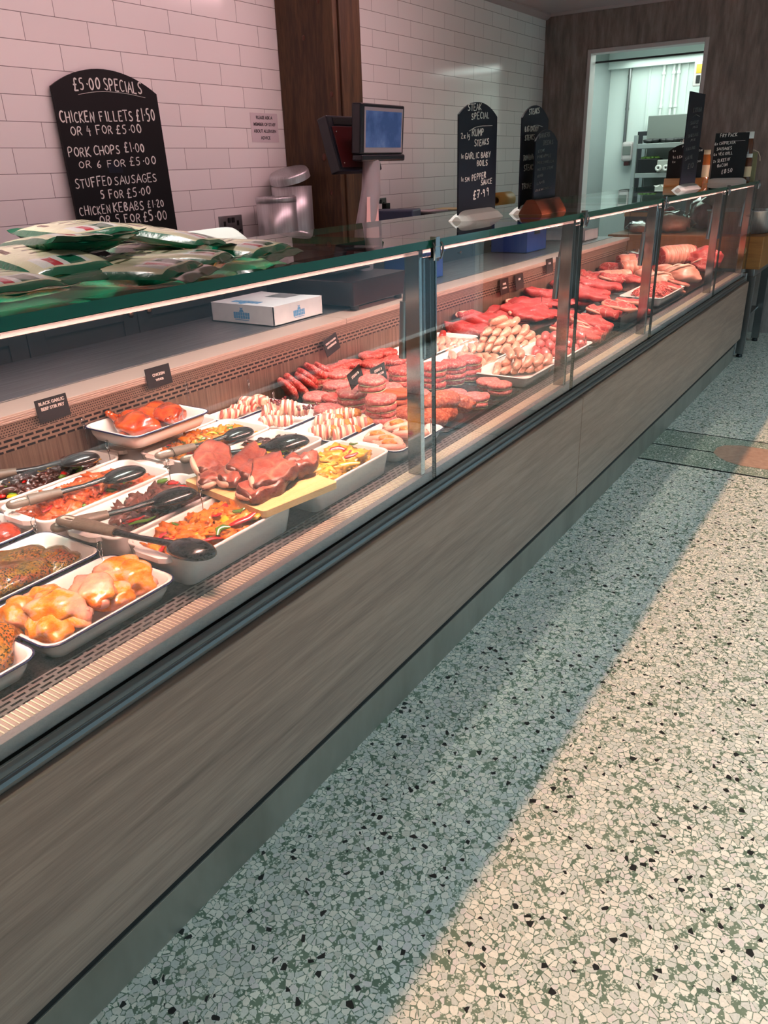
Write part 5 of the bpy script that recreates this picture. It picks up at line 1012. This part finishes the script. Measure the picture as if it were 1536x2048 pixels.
# joints
def rolled(px, py, z, L, r, rz, label, mat='pork_pale', end='steak_marbled', n=8, lx=None):
    a = PZ(px, py, z); a.x = max(-2.03+.7*L*abs(math.cos(rz))+r*.5, a.x); t = thing('rolled_joint', label, 'joint', lx or a, (0, 0, rz), 'tied joints'); mb = MB(); rings = []
    for i in range(49):
        q = i/48; rr_ = r*(.90+.10*abs(math.sin(PI*n*q))**.6)*(1-.18*abs(2*q-1)**6)
        rings.append([(-L/2+L*q, rr_*math.cos(2*PI*j/24)*(1+.05*noise.noise(Vector((q*4, j*.3, px)))), rr_*math.sin(2*PI*j/24)) for j in range(24)])
    mb.loft(rings, 0, True, False, False); mb.build('meat', mat, t)
    mb = MB(); mb.blob((-L/2, 0, 0), (.012, r*.86, r*.86), 4, .1, sub=3); mb.build('cut_face', end, t); mb = MB(); mb.blob((L/2, 0, 0), (.012, r*.86, r*.86), 6, .1, sub=3); mb.build('cut_face', end, t)
    for i in range(1, n):
        q = i/n; mb = MB(); mb.tube([(-L/2+L*q, r*.915*math.cos(2*PI*j/20), r*.915*math.sin(2*PI*j/20)) for j in range(20)], .0022, 6, closed=True); mb.build('string', 'fat', t)
    return t
rolled(1352, 512, .845, .30, .085, .9, 'large netted pale rolled pork joint lying on top of the far joints')
rolled(1265, 536, .79, .20, .06, .8, 'pale tied pork joint left of the third post', n=5)
rolled(1228, 551, .765, .26, .042, .75, 'long pale tied fillet behind the red steaks', n=6)
rolled(1205, 522, .80, .22, .065, .7, 'pale rind-topped joint at the back by the plum bag', n=3)
JB = [blob_mesh('joint', 'pork_pale', (.12, .09, .06), 101+i, .16, 1.4, 4, .6, .05) for i in range(2)]; JR = [blob_mesh('joint', 'steak_marbled', (.12, .09, .07), 105+i, .2, 1.5, 4, .6, .08) for i in range(3)]
cord = MB(); cord.tube([(-.11, -.04, .02), (-.05, -.05, .058), (.02, -.02, .068), (.08, .03, .05), (.115, .05, .01)], [.005, .009, .009, .009, .004], 8); cord.tube([(-.10, .03, .03), (-.03, .02, .064), (.04, .05, .056), (.09, .07, .01)], [.004, .008, .008, .004], 8); cord_m = cord.mesh('fat_strand', 'fat')
for px, py, z, rz, s, kind, lab in ((1372, 552, .775, .6, 1.15, 'B', 'big pale pork joint with white fat strands at the right end'), (1318, 562, .765, .4, .9, 'B', 'pale pork joint with a fat strand behind the mince tray'), (1290, 548, .77, 1.0, .7, 'B', 'pale joint beside the third post'), (1330, 540, .775, .2, .7, 'B', 'small pale joint below the netted roll'), (1420, 512, .815, .8, 1.25, 'R', 'large dark red beef joint at the far right end'),
    (1408, 532, .79, .3, .8, 'R', 'red joint with white fat streaks before the beef joint'), (1300, 512, .815, .5, .9, 'R', 'bright red joint left of the netted roll'), (1295, 530, .785, .9, .9, 'R', 'marbled red joint under the bright red one'), (1180, 538, .775, .3, .8, 'R', 'dark joint against the back panel past the second post'), (1240, 540, .775, .6, .7, 'R', 'dark marbled joint between the tied joints')):
    a = PZ(px, py, z)
    if a.y > 6.72: a.y = 6.72
    a.x = min(a.x, -1.33)
    me = (JB if kind == 'B' else JR)[(px+py) % (2 if kind == 'B' else 3)]
    put(me, 'meat_joint', lab, 'joint', a, (0, .05, rz), s, 'loose joints at the far end', ('meat', ('fat_strand', cord_m)) if 'strand' in lab or 'streak' in lab else ())
t = thing('bagged_joint', 'plum coloured joint in clear film at the far back corner', 'joint', (-1.95, 6.45, .80)); a = PZ(1247, 507, .82); t.location = (max(-1.87, a.x), min(6.6, a.y), .815)
inst(blob_mesh('meat', 'offal_purple', (.11, .13, .06), 5, .15, 1.5, 4, .6), 'meat', (0, 0, 0), parent=t); inst(blob_mesh('film', 'film', (.125, .145, .066), 9, .25, 2.6, 3, .7), 'film', (0, 0, .004), parent=t)
mb = MB(); enamel('white tray at the back right of the dark steaks', -2.0, -1.72, 4.95, 5.5, .765, .7135, 'enamel_tray', .03, 'enamel')
put(JB[0], 'meat_joint', 'smooth pale joint in the white tray at the back', 'joint', (-1.86, 5.2, .755), (0, 0, .4), .75, 'loose joints at the far end')
# ------------------------------------------------------------------ tickets and ring clips
plain('ticket', C(24, 18, 18), .4); plain('ticket_text', C(200, 184, 176), .6)
def ticket(px, py, z, w, h, lines, label, x=None, lean=-.12, yaw=PI/2, rot=0):
    a = PX(px, py, x) if x else PZ(px, py, z)
    t = thing('price_ticket', label, 'ticket', a, (lean, rot, yaw))
    MB().box(-w/2, w/2, -.0012, .0012, 0, h).build('card', 'ticket', t, bev=.0008)
    for i, (s, sz, zz) in enumerate(lines): txt(s, sz, 'ticket_text', t, (0, -.0016, zz*h), bold=.0004, name='lettering')
    return t
ticket(112, 838, .8, .105, .066, [('BLACK GARLIC', .0125, .74), ('BEEF STIR FRY', .0125, .50)], 'small black ticket reading BLACK GARLIC BEEF STIR FRY on the back panel', x=-2.012)
ticket(322, 772, .8, .105, .066, [('CHICKEN', .012, .55), ('WINGS', .010, .30)], 'small black ticket above the roasted chicken on the back panel', x=-2.012)
ticket(668, 705, .8, .10, .072, [('STEAK BURGERS', .010, .66), ('HOMEMADE', .012, .42)], 'black ticket behind the red burger piles, tilted', x=-2.0, rot=-.25)
ticket(716, 768, .835, .085, .060, [('STEAK &', .012, .55)], 'left of two black tickets stuck in the pink burgers', rot=-.3)
ticket(760, 764, .835, .095, .062, [('STEAK &', .013, .66), ('MUSHROOM', .011, .40)], 'right of two black tickets stuck in the pink burgers', rot=-.08)
ticket(1010, 588, .8, .12, .09, [('STEAK', .016, .6), ('BRAISING', .014, .35)], 'small black ticket on the back panel behind the steaks, left', x=-2.012); ticket(1040, 578, .8, .12, .09, [('BEEF', .016, .6)], 'small black ticket on the back panel behind the steaks, right', x=-2.012)
ticket(1100, 545, .8, .12, .09, [('PORK', .016, .6)], 'small black ticket by the second post on the back panel', x=-2.012)
mb = MB(); mb.tube([(0, .011*math.cos(2*PI*i/18), .040+.011*math.sin(2*PI*i/18)) for i in range(18)], .0011, 6, closed=True); mb.tube([(.001, .008*math.cos(2*PI*i/14), .022+.008*math.sin(2*PI*i/14)) for i in range(14)], .0010, 6, closed=True); CLIP = mb
mb2 = MB(); mb2.tube([(0, 0, .014), (.001, 0, 0), (0, .002, -.035)], .0011, 6)
ring_m = CLIP.mesh('rings', 'chrome'); stem_m = mb2.mesh('stem', 'chrome')
for i, (px, py, z, wh) in enumerate(((122, 845, .85, 'in front of the black garlic ticket'), (332, 775, .86, 'in front of the chicken ticket'), (216, 900, .80, 'between the dark beef and pepper dishes'), (337, 938, .80, 'beside the handle in the pepper dish'), (402, 993, .80, 'between the browned beef and the ham board'), (70, 1058, .76, 'on the rim of the red glazed tray'), (202, 1108, .76, 'on the rim of the herbed lamb tray'), (457, 768, .80, 'behind the pale bacon rolls'), (548, 800, .78, 'beside the pink burgers'), (762, 838, .76, 'between stuffed chicken and pouches'), (880, 856, .76, 'at the right rim of the pouch tray'), (874, 625, .80, 'right of the first post against the back panel'), (1083, 602, .79, 'on the black liner by the second post'), (885, 660, .78, 'at the corner of the white sausage tray'))):
    a = PZ(px, py, z)
    put(ring_m, 'ticket_clip', 'wire ring ticket clip %s' % wh, 'clip', (max(a.x, -2.03), a.y, z-.02), (0, 0, .5), 1, 'wire ticket clips', ('rings', ('stem', stem_m)))
# ------------------------------------------------------------------ signs standing on the glass top
GT = 1.3705
plain('sign_white', C(226, 232, 228), .4)
def holder(par, L, w=.055, h=.030, yaw=0):
    """folded white plastic sign foot, pointed at both ends"""
    def sec(x, k): return [(x, -w*k, 0), (x, -w*k*.55, h*.55*k+.004), (x, -.004, h*k+.004), (x, .004, h*k+.004), (x, w*k*.55, h*.55*k+.004), (x, w*k, 0), (x, w*k*.5, -.0), (x, -w*k*.5, 0)]
    mb = MB(); mb.loft([sec(-L/2+L*t, max(.35, (1-abs(2*t-1)**7)**.5)) for t in [i/16 for i in range(17)]], 0, False); return mb.build('foot', 'sign_white', par)
def sign(name, label, x, y, yaw, w, h, arch, base, lines=(), mat='chalkboard_blue', seed=1, chalk='chalk', L=None, lean=0, square=False, zb=None, th=.125, under=None):
    t = thing(name, label, 'sign', (x, y, GT), (lean, 0, yaw))
    z0 = .012 if base == 'white' else .03
    b = arch_board(w, h, arch, .006, square).build('board', mat, t, (0, 0, z0))
    if base == 'white': holder(t, L or w*1.05).location = (0, .003, 0)
    else:
        mb = MB(); L_ = L or w*1.1; mb.loft([[(q, -.045, 0), (q, -.040, .012), (q, -.018, .045), (q, -.012, .052), (q, .018, .052), (q, .024, .045), (q, .046, .012), (q, .051, 0)] for q in (-L_/2, L_/2)], 0, False); mb.build('foot', base, t, bev=.003)
    chalk_lines(t, lines, seed, None, chalk, th)
    if under: swash(t, under, .0035, chalk)
    return t
sign('chalk_sign', 'tall arched chalk sign headed STEAK SPECIAL in a white foot on the glass top', -1.36, 2.715, PI/2, .295, .365, .042, 'white',
    [('STEAK', 935, 222, 963, 219, 13), ('SPECIAL', 942, 239, 979, 236, 13), ('2xIg', 921, 278, 941, 276, 12), ('RUMP', 943, 273, 968, 270, 14), ('STEAKS', 948, 293, 978, 288, 13), ('1x', 921, 317, 928, 316, 9), ('GARLIC BABY', 929, 319, 981, 314, 12), ('BOILS', 953, 333, 975, 330, 11),
    ('1x', 921, 363, 928, 363, 9), ('SM', 929, 364, 939, 362, 9), ('PEPPER', 943, 362, 972, 355, 13), ('SAUCE', 961, 371, 984, 366, 10), ('£7.99', 945, 399, 979, 390, 16)], seed=5, under=[(-.075, .286), (-.02, .302), (.1, .306)])
sign('chalk_sign', 'arched chalk sign headed STEAKS in a white foot, partly behind the burger sign', -1.30, 3.075, PI/2, .25, .365, .045, 'white',
    [('STEAKS', 1057, 230, 1079, 226, 11), ('BIG DADDY', 1049, 264, 1077, 262, 11), ('STEAKS', 1049, 281, 1069, 279, 11), ('TOMAHAWK', 1046, 322, 1071, 318, 11), ('STEAKS', 1047, 342, 1069, 338, 11), ('TBONE', 1043, 379, 1063, 377, 11), ('|', 1065, 384, 1068, 384, 18)], seed=6, under=[(-.05, .30), (0, .312), (.06, .306)])
sign('chalk_sign', 'smaller arched chalk sign of burgers in a brown wooden foot', -1.245, 3.06, PI/2, .215, .262, .040, 'brown_wood',
    [('BURGERS', 1077, 277, 1100, 272, 9), ('SPECIALS', 1085, 291, 1106, 287, 9), ('STEAK', 1075, 306, 1089, 302, 5), ('PINEAPPLE', 1074, 317, 1102, 313, 6), ('MOZZARELLA', 1074, 328, 1107, 324, 5), ('MELTED STEAK', 1074, 342, 1106, 336, 5), ('PEPPER', 1074, 356, 1086, 352, 5), ('LAMB', 1073, 370, 1089, 365, 5), ('STEAK MOZZARELLA', 1070, 384, 1102, 375, 4)], seed=8, chalk='chalk_dim', L=.25)
sign('chalk_sign', 'tall narrow chalk sign standing in a white foot near the doorway', -1.25, 5.365, PI/2-.02, .345, .515, .0, 'white',
    [('EXTRA', 1386, 224, 1403, 222, 8), ('SAUCE', 1380, 250, 1398, 246, 7), ('MIX', 1385, 257, 1396, 255, 5), ('SAUSAGE', 1376, 275, 1397, 271, 6), ('MIX', 1381, 283, 1391, 281, 5), ('SAUSAGE', 1371, 302, 1391, 297, 6), ('SAVE', 1369, 322, 1386, 315, 7), ('£10', 1374, 338, 1387, 335, 10)], seed=9, square=True, chalk='chalk_dim', L=.40, under=[(-.06, .40), (.0, .414), (.08, .404)])
sign('chalk_sign', 'black arched sign in an amber wooden foot behind the narrow sign', -1.42, 5.95, .22, .225, .235, .045, 'block_wood',
    [('EXTRA', 1360, 289, 1374, 285, 7), ('MEAT', 1365, 295, 1373, 293, 4), ('4x LEAN', 1345, 317, 1369, 315, 5), ('4x', 1345, 304, 1353, 303, 4), ('4x', 1344, 326, 1352, 325, 4), ('STEAK', 1393, 303, 1406, 302, 4), ('500', 1390, 325, 1402, 324, 4), ('E', 1391, 316, 1396, 315, 5)], mat='chalkboard', seed=10, L=.245, th=.15)
sign('chalk_sign', 'square-topped black sign headed FRY PACK in a white foot at the far end', -1.255, 6.55, .20, .225, .32, 0, 'white',
    [('FRY PACK', 1440, 275, 1475, 272, 7), ('6x CHIPOLATA', 1429, 291, 1471, 287, 6), ('SAUSAGES', 1433, 301, 1464, 299, 6), ('6x VEG ROLL', 1427, 312, 1466, 308, 6), ('2x SLICES OF', 1426, 326, 1461, 320, 6), ('BACON', 1434, 335, 1455, 332, 6), ('£8.50', 1442, 348, 1465, 344, 8)], mat='chalkboard', seed=11, square=True, L=.27, th=.15, under=[(-.06, .277), (.09, .278)])
t = thing('sign_foot', 'empty white folded sign foot behind the green packs', 'sign foot', (-1.48, 1.455, GT), (0, 0, PI/2+.1)); holder(t, .30, .07, .05)
# jars and a gift bag at the far end of the glass top
plain('amber', C(176, 96, 30), .15, coat=.8); plain('brown_jar', C(92, 48, 26), .2, coat=.8); plain('label_cream', C(216, 196, 160), .6); plain('bag_olive', C(132, 128, 92), .6); plain('twine', C(226, 214, 190), .7)
def jar(x, y, r, h, label, glass, cap='white_plastic', bands=2):
    t = thing('jar', label, 'jar', (x, y, GT), group='jars at the far end of the glass top')
    MB().lathe([(r*.9, 0), (r, .006), (r, h*.78), (r*.8, h*.86), (r*.75, h*.9), (0, h*.9)], 20).build('body', glass, t)
    MB().lathe([(r*.82, h*.87), (r*.84, h*.88), (r*.84, h), (r*.8, h*1.005), (0, h*1.005)], 20).build('lid', cap, t)
    MB().lathe([(r*1.01, h*.2), (r*1.015, h*.21), (r*1.015, h*.55), (r*1.01, h*.56)], 20).build('label_band', 'label_cream', t)
jar(-1.40, 6.46, .036, .225, 'amber jar with cream lid left of the fry pack sign', 'amber', 'label_cream'); jar(-1.165, 6.70, .036, .335, 'tall brown bottle with white cap right of the fry pack sign', 'brown_jar'); jar(-1.135, 6.62, .028, .19, 'small brown jar with pale lid in front of the tall bottle', 'brown_jar')
t = thing('gift_bag', 'olive paper gift bag with twine handle at the far end of the glass top', 'bag', (-1.165, 6.80, GT), (0, 0, .1))
mb = MB(); mb.loft([rr(-.06*k, .06*k, -.04*k2, .04*k2, .006, z) for k, k2, z in ((1, 1, 0), (1, 1, .004), (.98, .85, .10), (.92, .6, .17), (.90, .45, .20))], 0, True); mb.build('body', 'bag_olive', t)
mb = MB(); mb.tube([(-.05, -.02, .195), (-.02, -.024, .215), (.03, -.024, .215), (.06, -.02, .20), (.075, -.03, .17), (.08, -.03, .14)], .003, 6); mb.build('handle', 'twine', t)
# ------------------------------------------------------------------ green and cream packs on the glass top
m_, nt, p, N, L = newmat('pack_film'); t_ = N('ShaderNodeTexCoord'); s_ = N('ShaderNodeSeparateXYZ'); L(t_.outputs['Object'], s_.inputs[0])
nz = ntex(nt, t_.outputs['Object'], 30, 2); ax = math_(nt, 'ABSOLUTE', s_.outputs[0]); ay = math_(nt, 'ABSOLUTE', s_.outputs[1])
top = math_(nt, 'GREATER_THAN', math_(nt, 'ADD', s_.outputs[2], math_(nt, 'MULTIPLY', math_(nt, 'SUBTRACT', nz, .5), .006)), .0075)
ce = math_(nt, 'MULTIPLY', top, math_(nt, 'LESS_THAN', ay, .070)); ce = math_(nt, 'MULTIPLY', ce, math_(nt, 'LESS_THAN', ax, .118))
col = mixc(nt, ce, C(0, 104, 74), C(226, 218, 186))
def band(x0, x1, y0, y1): 
    q = math_(nt, 'MULTIPLY', math_(nt, 'GREATER_THAN', s_.outputs[0], x0), math_(nt, 'LESS_THAN', s_.outputs[0], x1)); return math_(nt, 'MULTIPLY', q, math_(nt, 'MULTIPLY', math_(nt, 'GREATER_THAN', s_.outputs[1], y0), math_(nt, 'LESS_THAN', s_.outputs[1], y1)))
for bx, cc in (((.055, .112, -.05, .04), (224, 224, 220)), ((.062, .112, -.03, -.012), (190, 40, 60)), ((.062, .112, .0, .03), (20, 100, 74)), ((-.06, -.02, -.052, -.040), (90, 60, 40)), ((-.09, -.08, -.02, .05), (110, 100, 70)), ((-.06, -.05, -.02, .05), (110, 100, 70)), ((-.03, -.02, -.02, .05), (110, 100, 70)), ((0, .01, -.02, .05), (110, 100, 70))):
    col = mixc(nt, math_(nt, 'MULTIPLY', top, band(*bx)), col, C(*cc))
L(col, p.inputs['Base Color']); p.inputs['Roughness'].default_value = .22; p.inputs['Coat Weight'].default_value = .5; bump(nt, p, ntex(nt, t_.outputs['Object'], 45, 3, .6, .5), .22, .006)
def pack_mesh(seed):
    mb = MB(); L_, w, h = .135, .080, .0185; nu, nv = 28, 18; off = seed*5.1
    for sgn in (1, -1):
        vv = []; ff = []
        for i in range(nu+1):
            for j in range(nv+1):
                u, v = -1+2*i/nu, -1+2*j/nv; k = max(0, 1-abs(u)**5)**.55*max(0, 1-abs(v)**4)**.5
                z = sgn*h*k*(1+.12*noise.noise(Vector((u*3+off, v*3, sgn))))+.004*abs(u)**8*math.sin(v*5+off)
                vv.append((u*L_*(1-.02*abs(v)), v*w*(1-.10*abs(u)**6), z))
        for i in range(nu):
            for j in range(nv): q = i*(nv+1)+j; ff.append((q, q+nv+1, q+nv+2, q+1) if sgn > 0 else (q, q+1, q+nv+2, q+nv+1))
        mb.add(vv, ff, 0, True)
    return mb.mesh('pouch', 'pack_film')
def seal_mesh(seed):
    out = []
    for s in (-1, 1):
        mb = MB(); n = 12; g = []
        for i in range(5):
            g.append([(s*(.132+.032*i/4), -.072+.144*j/n, .0016*math.sin(j*1.1+seed)*i/4+.012*(i/4)**2*math.sin(seed*1.7+.6)) for j in range(n+1)])
        mb.loft(g, 0, True, False, False, False); mb.loft([[(x, y, z+.0008) for x, y, z in r] for r in g[::-1]], 0, True, False, False, False); out.append(mb.mesh('seal', 'pack_seal'))
    return out
plain('pack_seal', C(30, 92, 70), .15, coat=.7)
PK = [pack_mesh(i) for i in range(3)]; PS = [seal_mesh(i) for i in range(3)]
for i, (x, y, z, rx, ry, rz, lab) in enumerate(((-1.47, 1.08, .076, .06, .02, -.18, 'topmost green and cream pack lying on the pile'), (-1.42, 1.00, .060, -.05, -.08, -.20, 'green and cream pack directly below the topmost one'), (-1.34, .90, .042, .05, .10, -.15, 'green and cream pack sloping down at the left of the pile'),
    (-1.30, .77, .020, 0, .02, -.1, 'green pack flat on the glass at the near left corner'), (-1.40, 1.25, .055, -.1, .15, .3, 'green pack behind the topmost one, its end seal pointing right'), (-1.32, 1.36, .020, .05, .03, .15, 'green pack at the right end of the pile nearest the glass edge'),
    (-1.28, 1.14, .019, 0, 0, .5, 'flat green pack in the middle of the bottom layer'), (-1.46, 1.30, .019, 0, .0, -.2, 'green pack in the bottom layer at the back right'), (-1.22, .98, .019, .05, 0, .35, 'crumpled green pack along the front edge of the bottom layer'), (-1.50, .95, .019, 0, 0, .1, 'green pack in the bottom layer at the back left'))):
    put(PK[i % 3], 'pack', lab, 'pack', (x, y, GT+z), (rx, ry, rz), None, 'green and cream packs on the glass', ('pouch', ('seal', PS[i % 3][0]), ('seal', PS[i % 3][1])))
# ------------------------------------------------------------------ butcher block beyond the counter
bk = thing('butcher_block', 'thick honey coloured butcher block table on steel legs beyond the counter end', 'table', (-1.6, 7.42, 0))
wpart(MB().box(-2.25, -1.0, 7.0, 7.84, .715, .965), 'block', 'block_wood', bk, .008)
wpart(MB().box(-2.2, -1.04, 7.04, 7.8, .655, .7145), 'frame', 'steel', bk, .003)
for x in (-2.17, -1.06):
    for y in (7.06, 7.78): 
        lg = wpart(MB().box(x-.03, x+.03, y-.03, y-.026, .03, .655).box(x+.026 if x > -1.5 else x-.03, x+.03 if x > -1.5 else x-.026, y-.03, y+.03, .03, .655), 'leg', 'steel', bk, .001); MB_ = MB(); MB_.lathe([(.02, 0), (.026, .004), (.02, .03), (0, .03)], 12, c=(x, y, 0)); wpart(MB_, 'rubber_foot', 'black_plastic', lg)
wpart(MB().box(-2.16, -1.07, 7.08, 7.76, .30, .315), 'shelf', 'steel', bk, .002)
a = PY(1483, 501, 7.0); M_ = Matrix.Translation((a.x, 6.999, a.z)) @ Matrix.Rotation(PI/2, 4, 'X')
mb = MB(); mb.tube([(.030*math.cos(2*PI*i/24), .030*math.sin(2*PI*i/24), 0) for i in range(24)], .007, 8, closed=True, M=M_); r_ = wpart(mb, 'bolt_ring', 'label_cream', bk); mb = MB(); mb.lathe([(.025, -.002), (.025, .001), (0, .001)], 24, M=M_); wpart(mb, 'bolt_hole', 'black_plastic', r_)
a = PY(1500, 524, 7.0)
BT = .966
pan = thing('stock_pot', 'wide shallow steel pan standing on the right of the butcher block', 'pan', (-1.26, 7.40, BT))
MB().lathe([(.24, 0), (.25, .004), (.265, .165), (.275, .170), (.275, .176), (.262, .172), (.247, .012), (0, .010)], 44).build('body', 'brushed_bin', pan)
mb = MB(); mb.tube([(.266, -.05, .12), (.30, -.04, .13), (.30, .04, .13), (.266, .05, .12)], .007, 8); mb.build('handle', 'steel', pan)
def bag(x, y, rx, ry, rz_, h, seed, meat, label):
    t = thing('bagged_meat', label, 'meat', (x, y, BT), group='bags of meat on the butcher block')
    inst(blob_mesh('meat', meat, (rx*.82, ry*.82, h*.5), seed, .2, 1.6, 3, .6), 'meat', (0, 0, h*.36), parent=t)
    inst(blob_mesh('film', 'film', (rx, ry, h*.62), seed+3, .28, 2.6, 3, .55), 'film', (0, 0, h*.40), parent=t)
bag(-1.78, 7.28, .16, .17, 0, .17, 31, 'pork_pale', 'clear film bag of pale meat in the middle of the butcher block'); bag(-1.62, 7.62, .13, .12, 0, .26, 37, 'offal_purple', 'plum coloured meat in film left of the steel pan')
bag(-2.02, 7.20, .13, .13, 0, .09, 41, 'pork_pale', 'low crinkled film bag at the left of the butcher block')
rk = thing('wooden_crate', 'brown wooden crate of dark meat at the back of the butcher block', 'crate', (-2.05, 7.62, BT))
mb = MB().box(-.2, .2, -.17, -.15, 0, .16).box(-.2, .2, .15, .17, 0, .16).box(-.2, -.18, -.15, .15, 0, .16).box(.18, .2, -.15, .15, 0, .16).box(-.18, .18, -.15, .15, 0, .02); mb.build('body', 'beam_wood', rk, bev=.003)
MB().box(-.205, .205, -.176, -.170, .115, .15).build('batten', 'board_wood', rk, bev=.002)
for i in range(5): put(JR[i % 3], 'meat_piece', 'dark meat piece lying in the wooden crate, %s from the left' % ORD[i], 'meat', (-2.19+.07*i, 7.62+.03*(-1)**i, BT+.155), (0, 0, i), .45, 'meat pieces in the wooden crate')
# ------------------------------------------------------------------ back room: shelving and what stands on it
def RB(px, py, y=9.8): return PY(px, py, y)
p0 = RB(1262, 385); sh = thing('shelf_rack', 'grey steel shelf rack in the bright back room', 'shelf', (-2.55, 9.95, 0))
zs = [RB(1300, 287).z, RB(1300, 346).z, RB(1300, 383).z, .75, .25]; x0, x1, y0, y1 = -2.91, -1.95, 9.8, 10.15
plain('rack_grey', C(168, 176, 172), .35, .4); plain('panel_grey', C(118, 124, 118), .5); plain('crate_black', C(18, 19, 20), .5); plain('leaf', C(116, 158, 70), .5); plain('tub', C(176, 180, 172), .3); plain('white_roll', C(236, 234, 226), .7)
for x in (x0, x1):
    for y in (y0, y1): wpart(MB().box(x-.02, x+.02, y-.02, y+.02, 0, zs[0]+.09), 'post', 'rack_grey', sh, .002)
for z in zs: wpart(MB().box(x0+.02, x1-.02, y0-.01, y1, z-.05, z), 'shelf_board', 'rack_grey', sh, .003)
wpart(MB().box(x0+.03, x1-.03, y1+.021, y1+.03, .3, zs[0]+.02), 'back_sheet', 'panel_grey', sh)
a, b = RB(1297, 232, 10.3), RB(1390, 280, 10.3)
pb = thing('steel_cabinet', 'flat grey steel cabinet standing behind the shelf rack', 'cabinet', ((a.x+b.x)/2, 10.40, 0)); w_ = (b.x-a.x)/2+.12
MB().box(-w_+.12, w_, -.10, .10, 0, a.z).build('body', 'panel_grey', pb, bev=.006)
MB().box(-w_+.0, -w_+.119, -.06, .10, 0, a.z-.16).build('side_unit', 'dark_grey_plastic', pb, bev=.004)
mb = MB()
for i in range(9): mb.blob((-.32+.08*i, 0, .022), (.07, .10, .028), i, .25, sub=2, flatb=.7)
t = tag(mb.build('dark_cloths', 'crate_black', None, (-2.48, 9.97, zs[0]+.004)), 'black bundle of cloths along the top shelf of the rack', 'cloths')
cr = thing('black_crate', 'black crate with green leaves on the middle shelf of the rack', 'crate', (-2.76, 9.93, zs[1]+.001)); MB().box(-.11, .11, -.12, .12, 0, .15).build('body', 'crate_black', cr, bev=.008)
mb = MB()
for i in range(8): mb.blob((-.08+.022*i, .02*(-1)**i, .155), (.03, .05, .02), i, .4, sub=2)
mb.build('leaves', 'leaf', cr)
tb = thing('clear_tub', 'clear tub holding two white rolls on the middle shelf', 'tub', (-2.58, 9.90, zs[1]+.001)); MB().box(-.10, .10, -.08, .08, 0, .135).build('body', 'tub', tb, bev=.012)
for k in (-1, 1): tag(MB().lathe([(.012, 0), (.034, 0), (.034, .05), (.012, .05), (.012, 0)], 18, M=Matrix.Rotation(PI/2, 4, 'X')).build('paper_roll', 'white_roll', None, (-2.58+k*.042, 9.815, zs[1]+.05)), '%s of two white paper rolls showing at the front of the clear tub' % ('left' if k < 0 else 'right'), 'roll', 'white rolls at the clear tub')
a = RB(1252, 305, 10.5); ds = thing('dispenser', 'white wall dispenser with clear cover at the foot of the grey pipe', 'dispenser', (a.x+.02, 10.59, a.z)); MB().box(-.07, .07, -.14, 0, -.10, .12).build('body', 'trim_white', ds, bev=.03); MB().box(-.05, .05, -.146, -.139, -.03, .07).build('window', 'panel_grey', ds, bev=.01); MB().box(-.03, .03, -.12, -.03, -.15, -.101).build('spout', 'maroon_case', ds, bev=.008)
a = RB(1395, 147, 10.45); el = thing('switch_box', 'pale switch box with yellow warning label high on the back room wall', 'switch box', (a.x+.01, 10.45, a.z), (0, 0, .3)); MB().box(-.05, .05, -.03, .03, -.13, .13).build('case', 'trim_white', el, bev=.01)
MB().box(-.028, .028, -.034, -.0302, .0, .09).build('warning_label', 'pepper_yellow', el); MB().box(-.022, .022, -.040, -.0302, -.10, -.02).build('switch', 'crate_black', el, bev=.003)
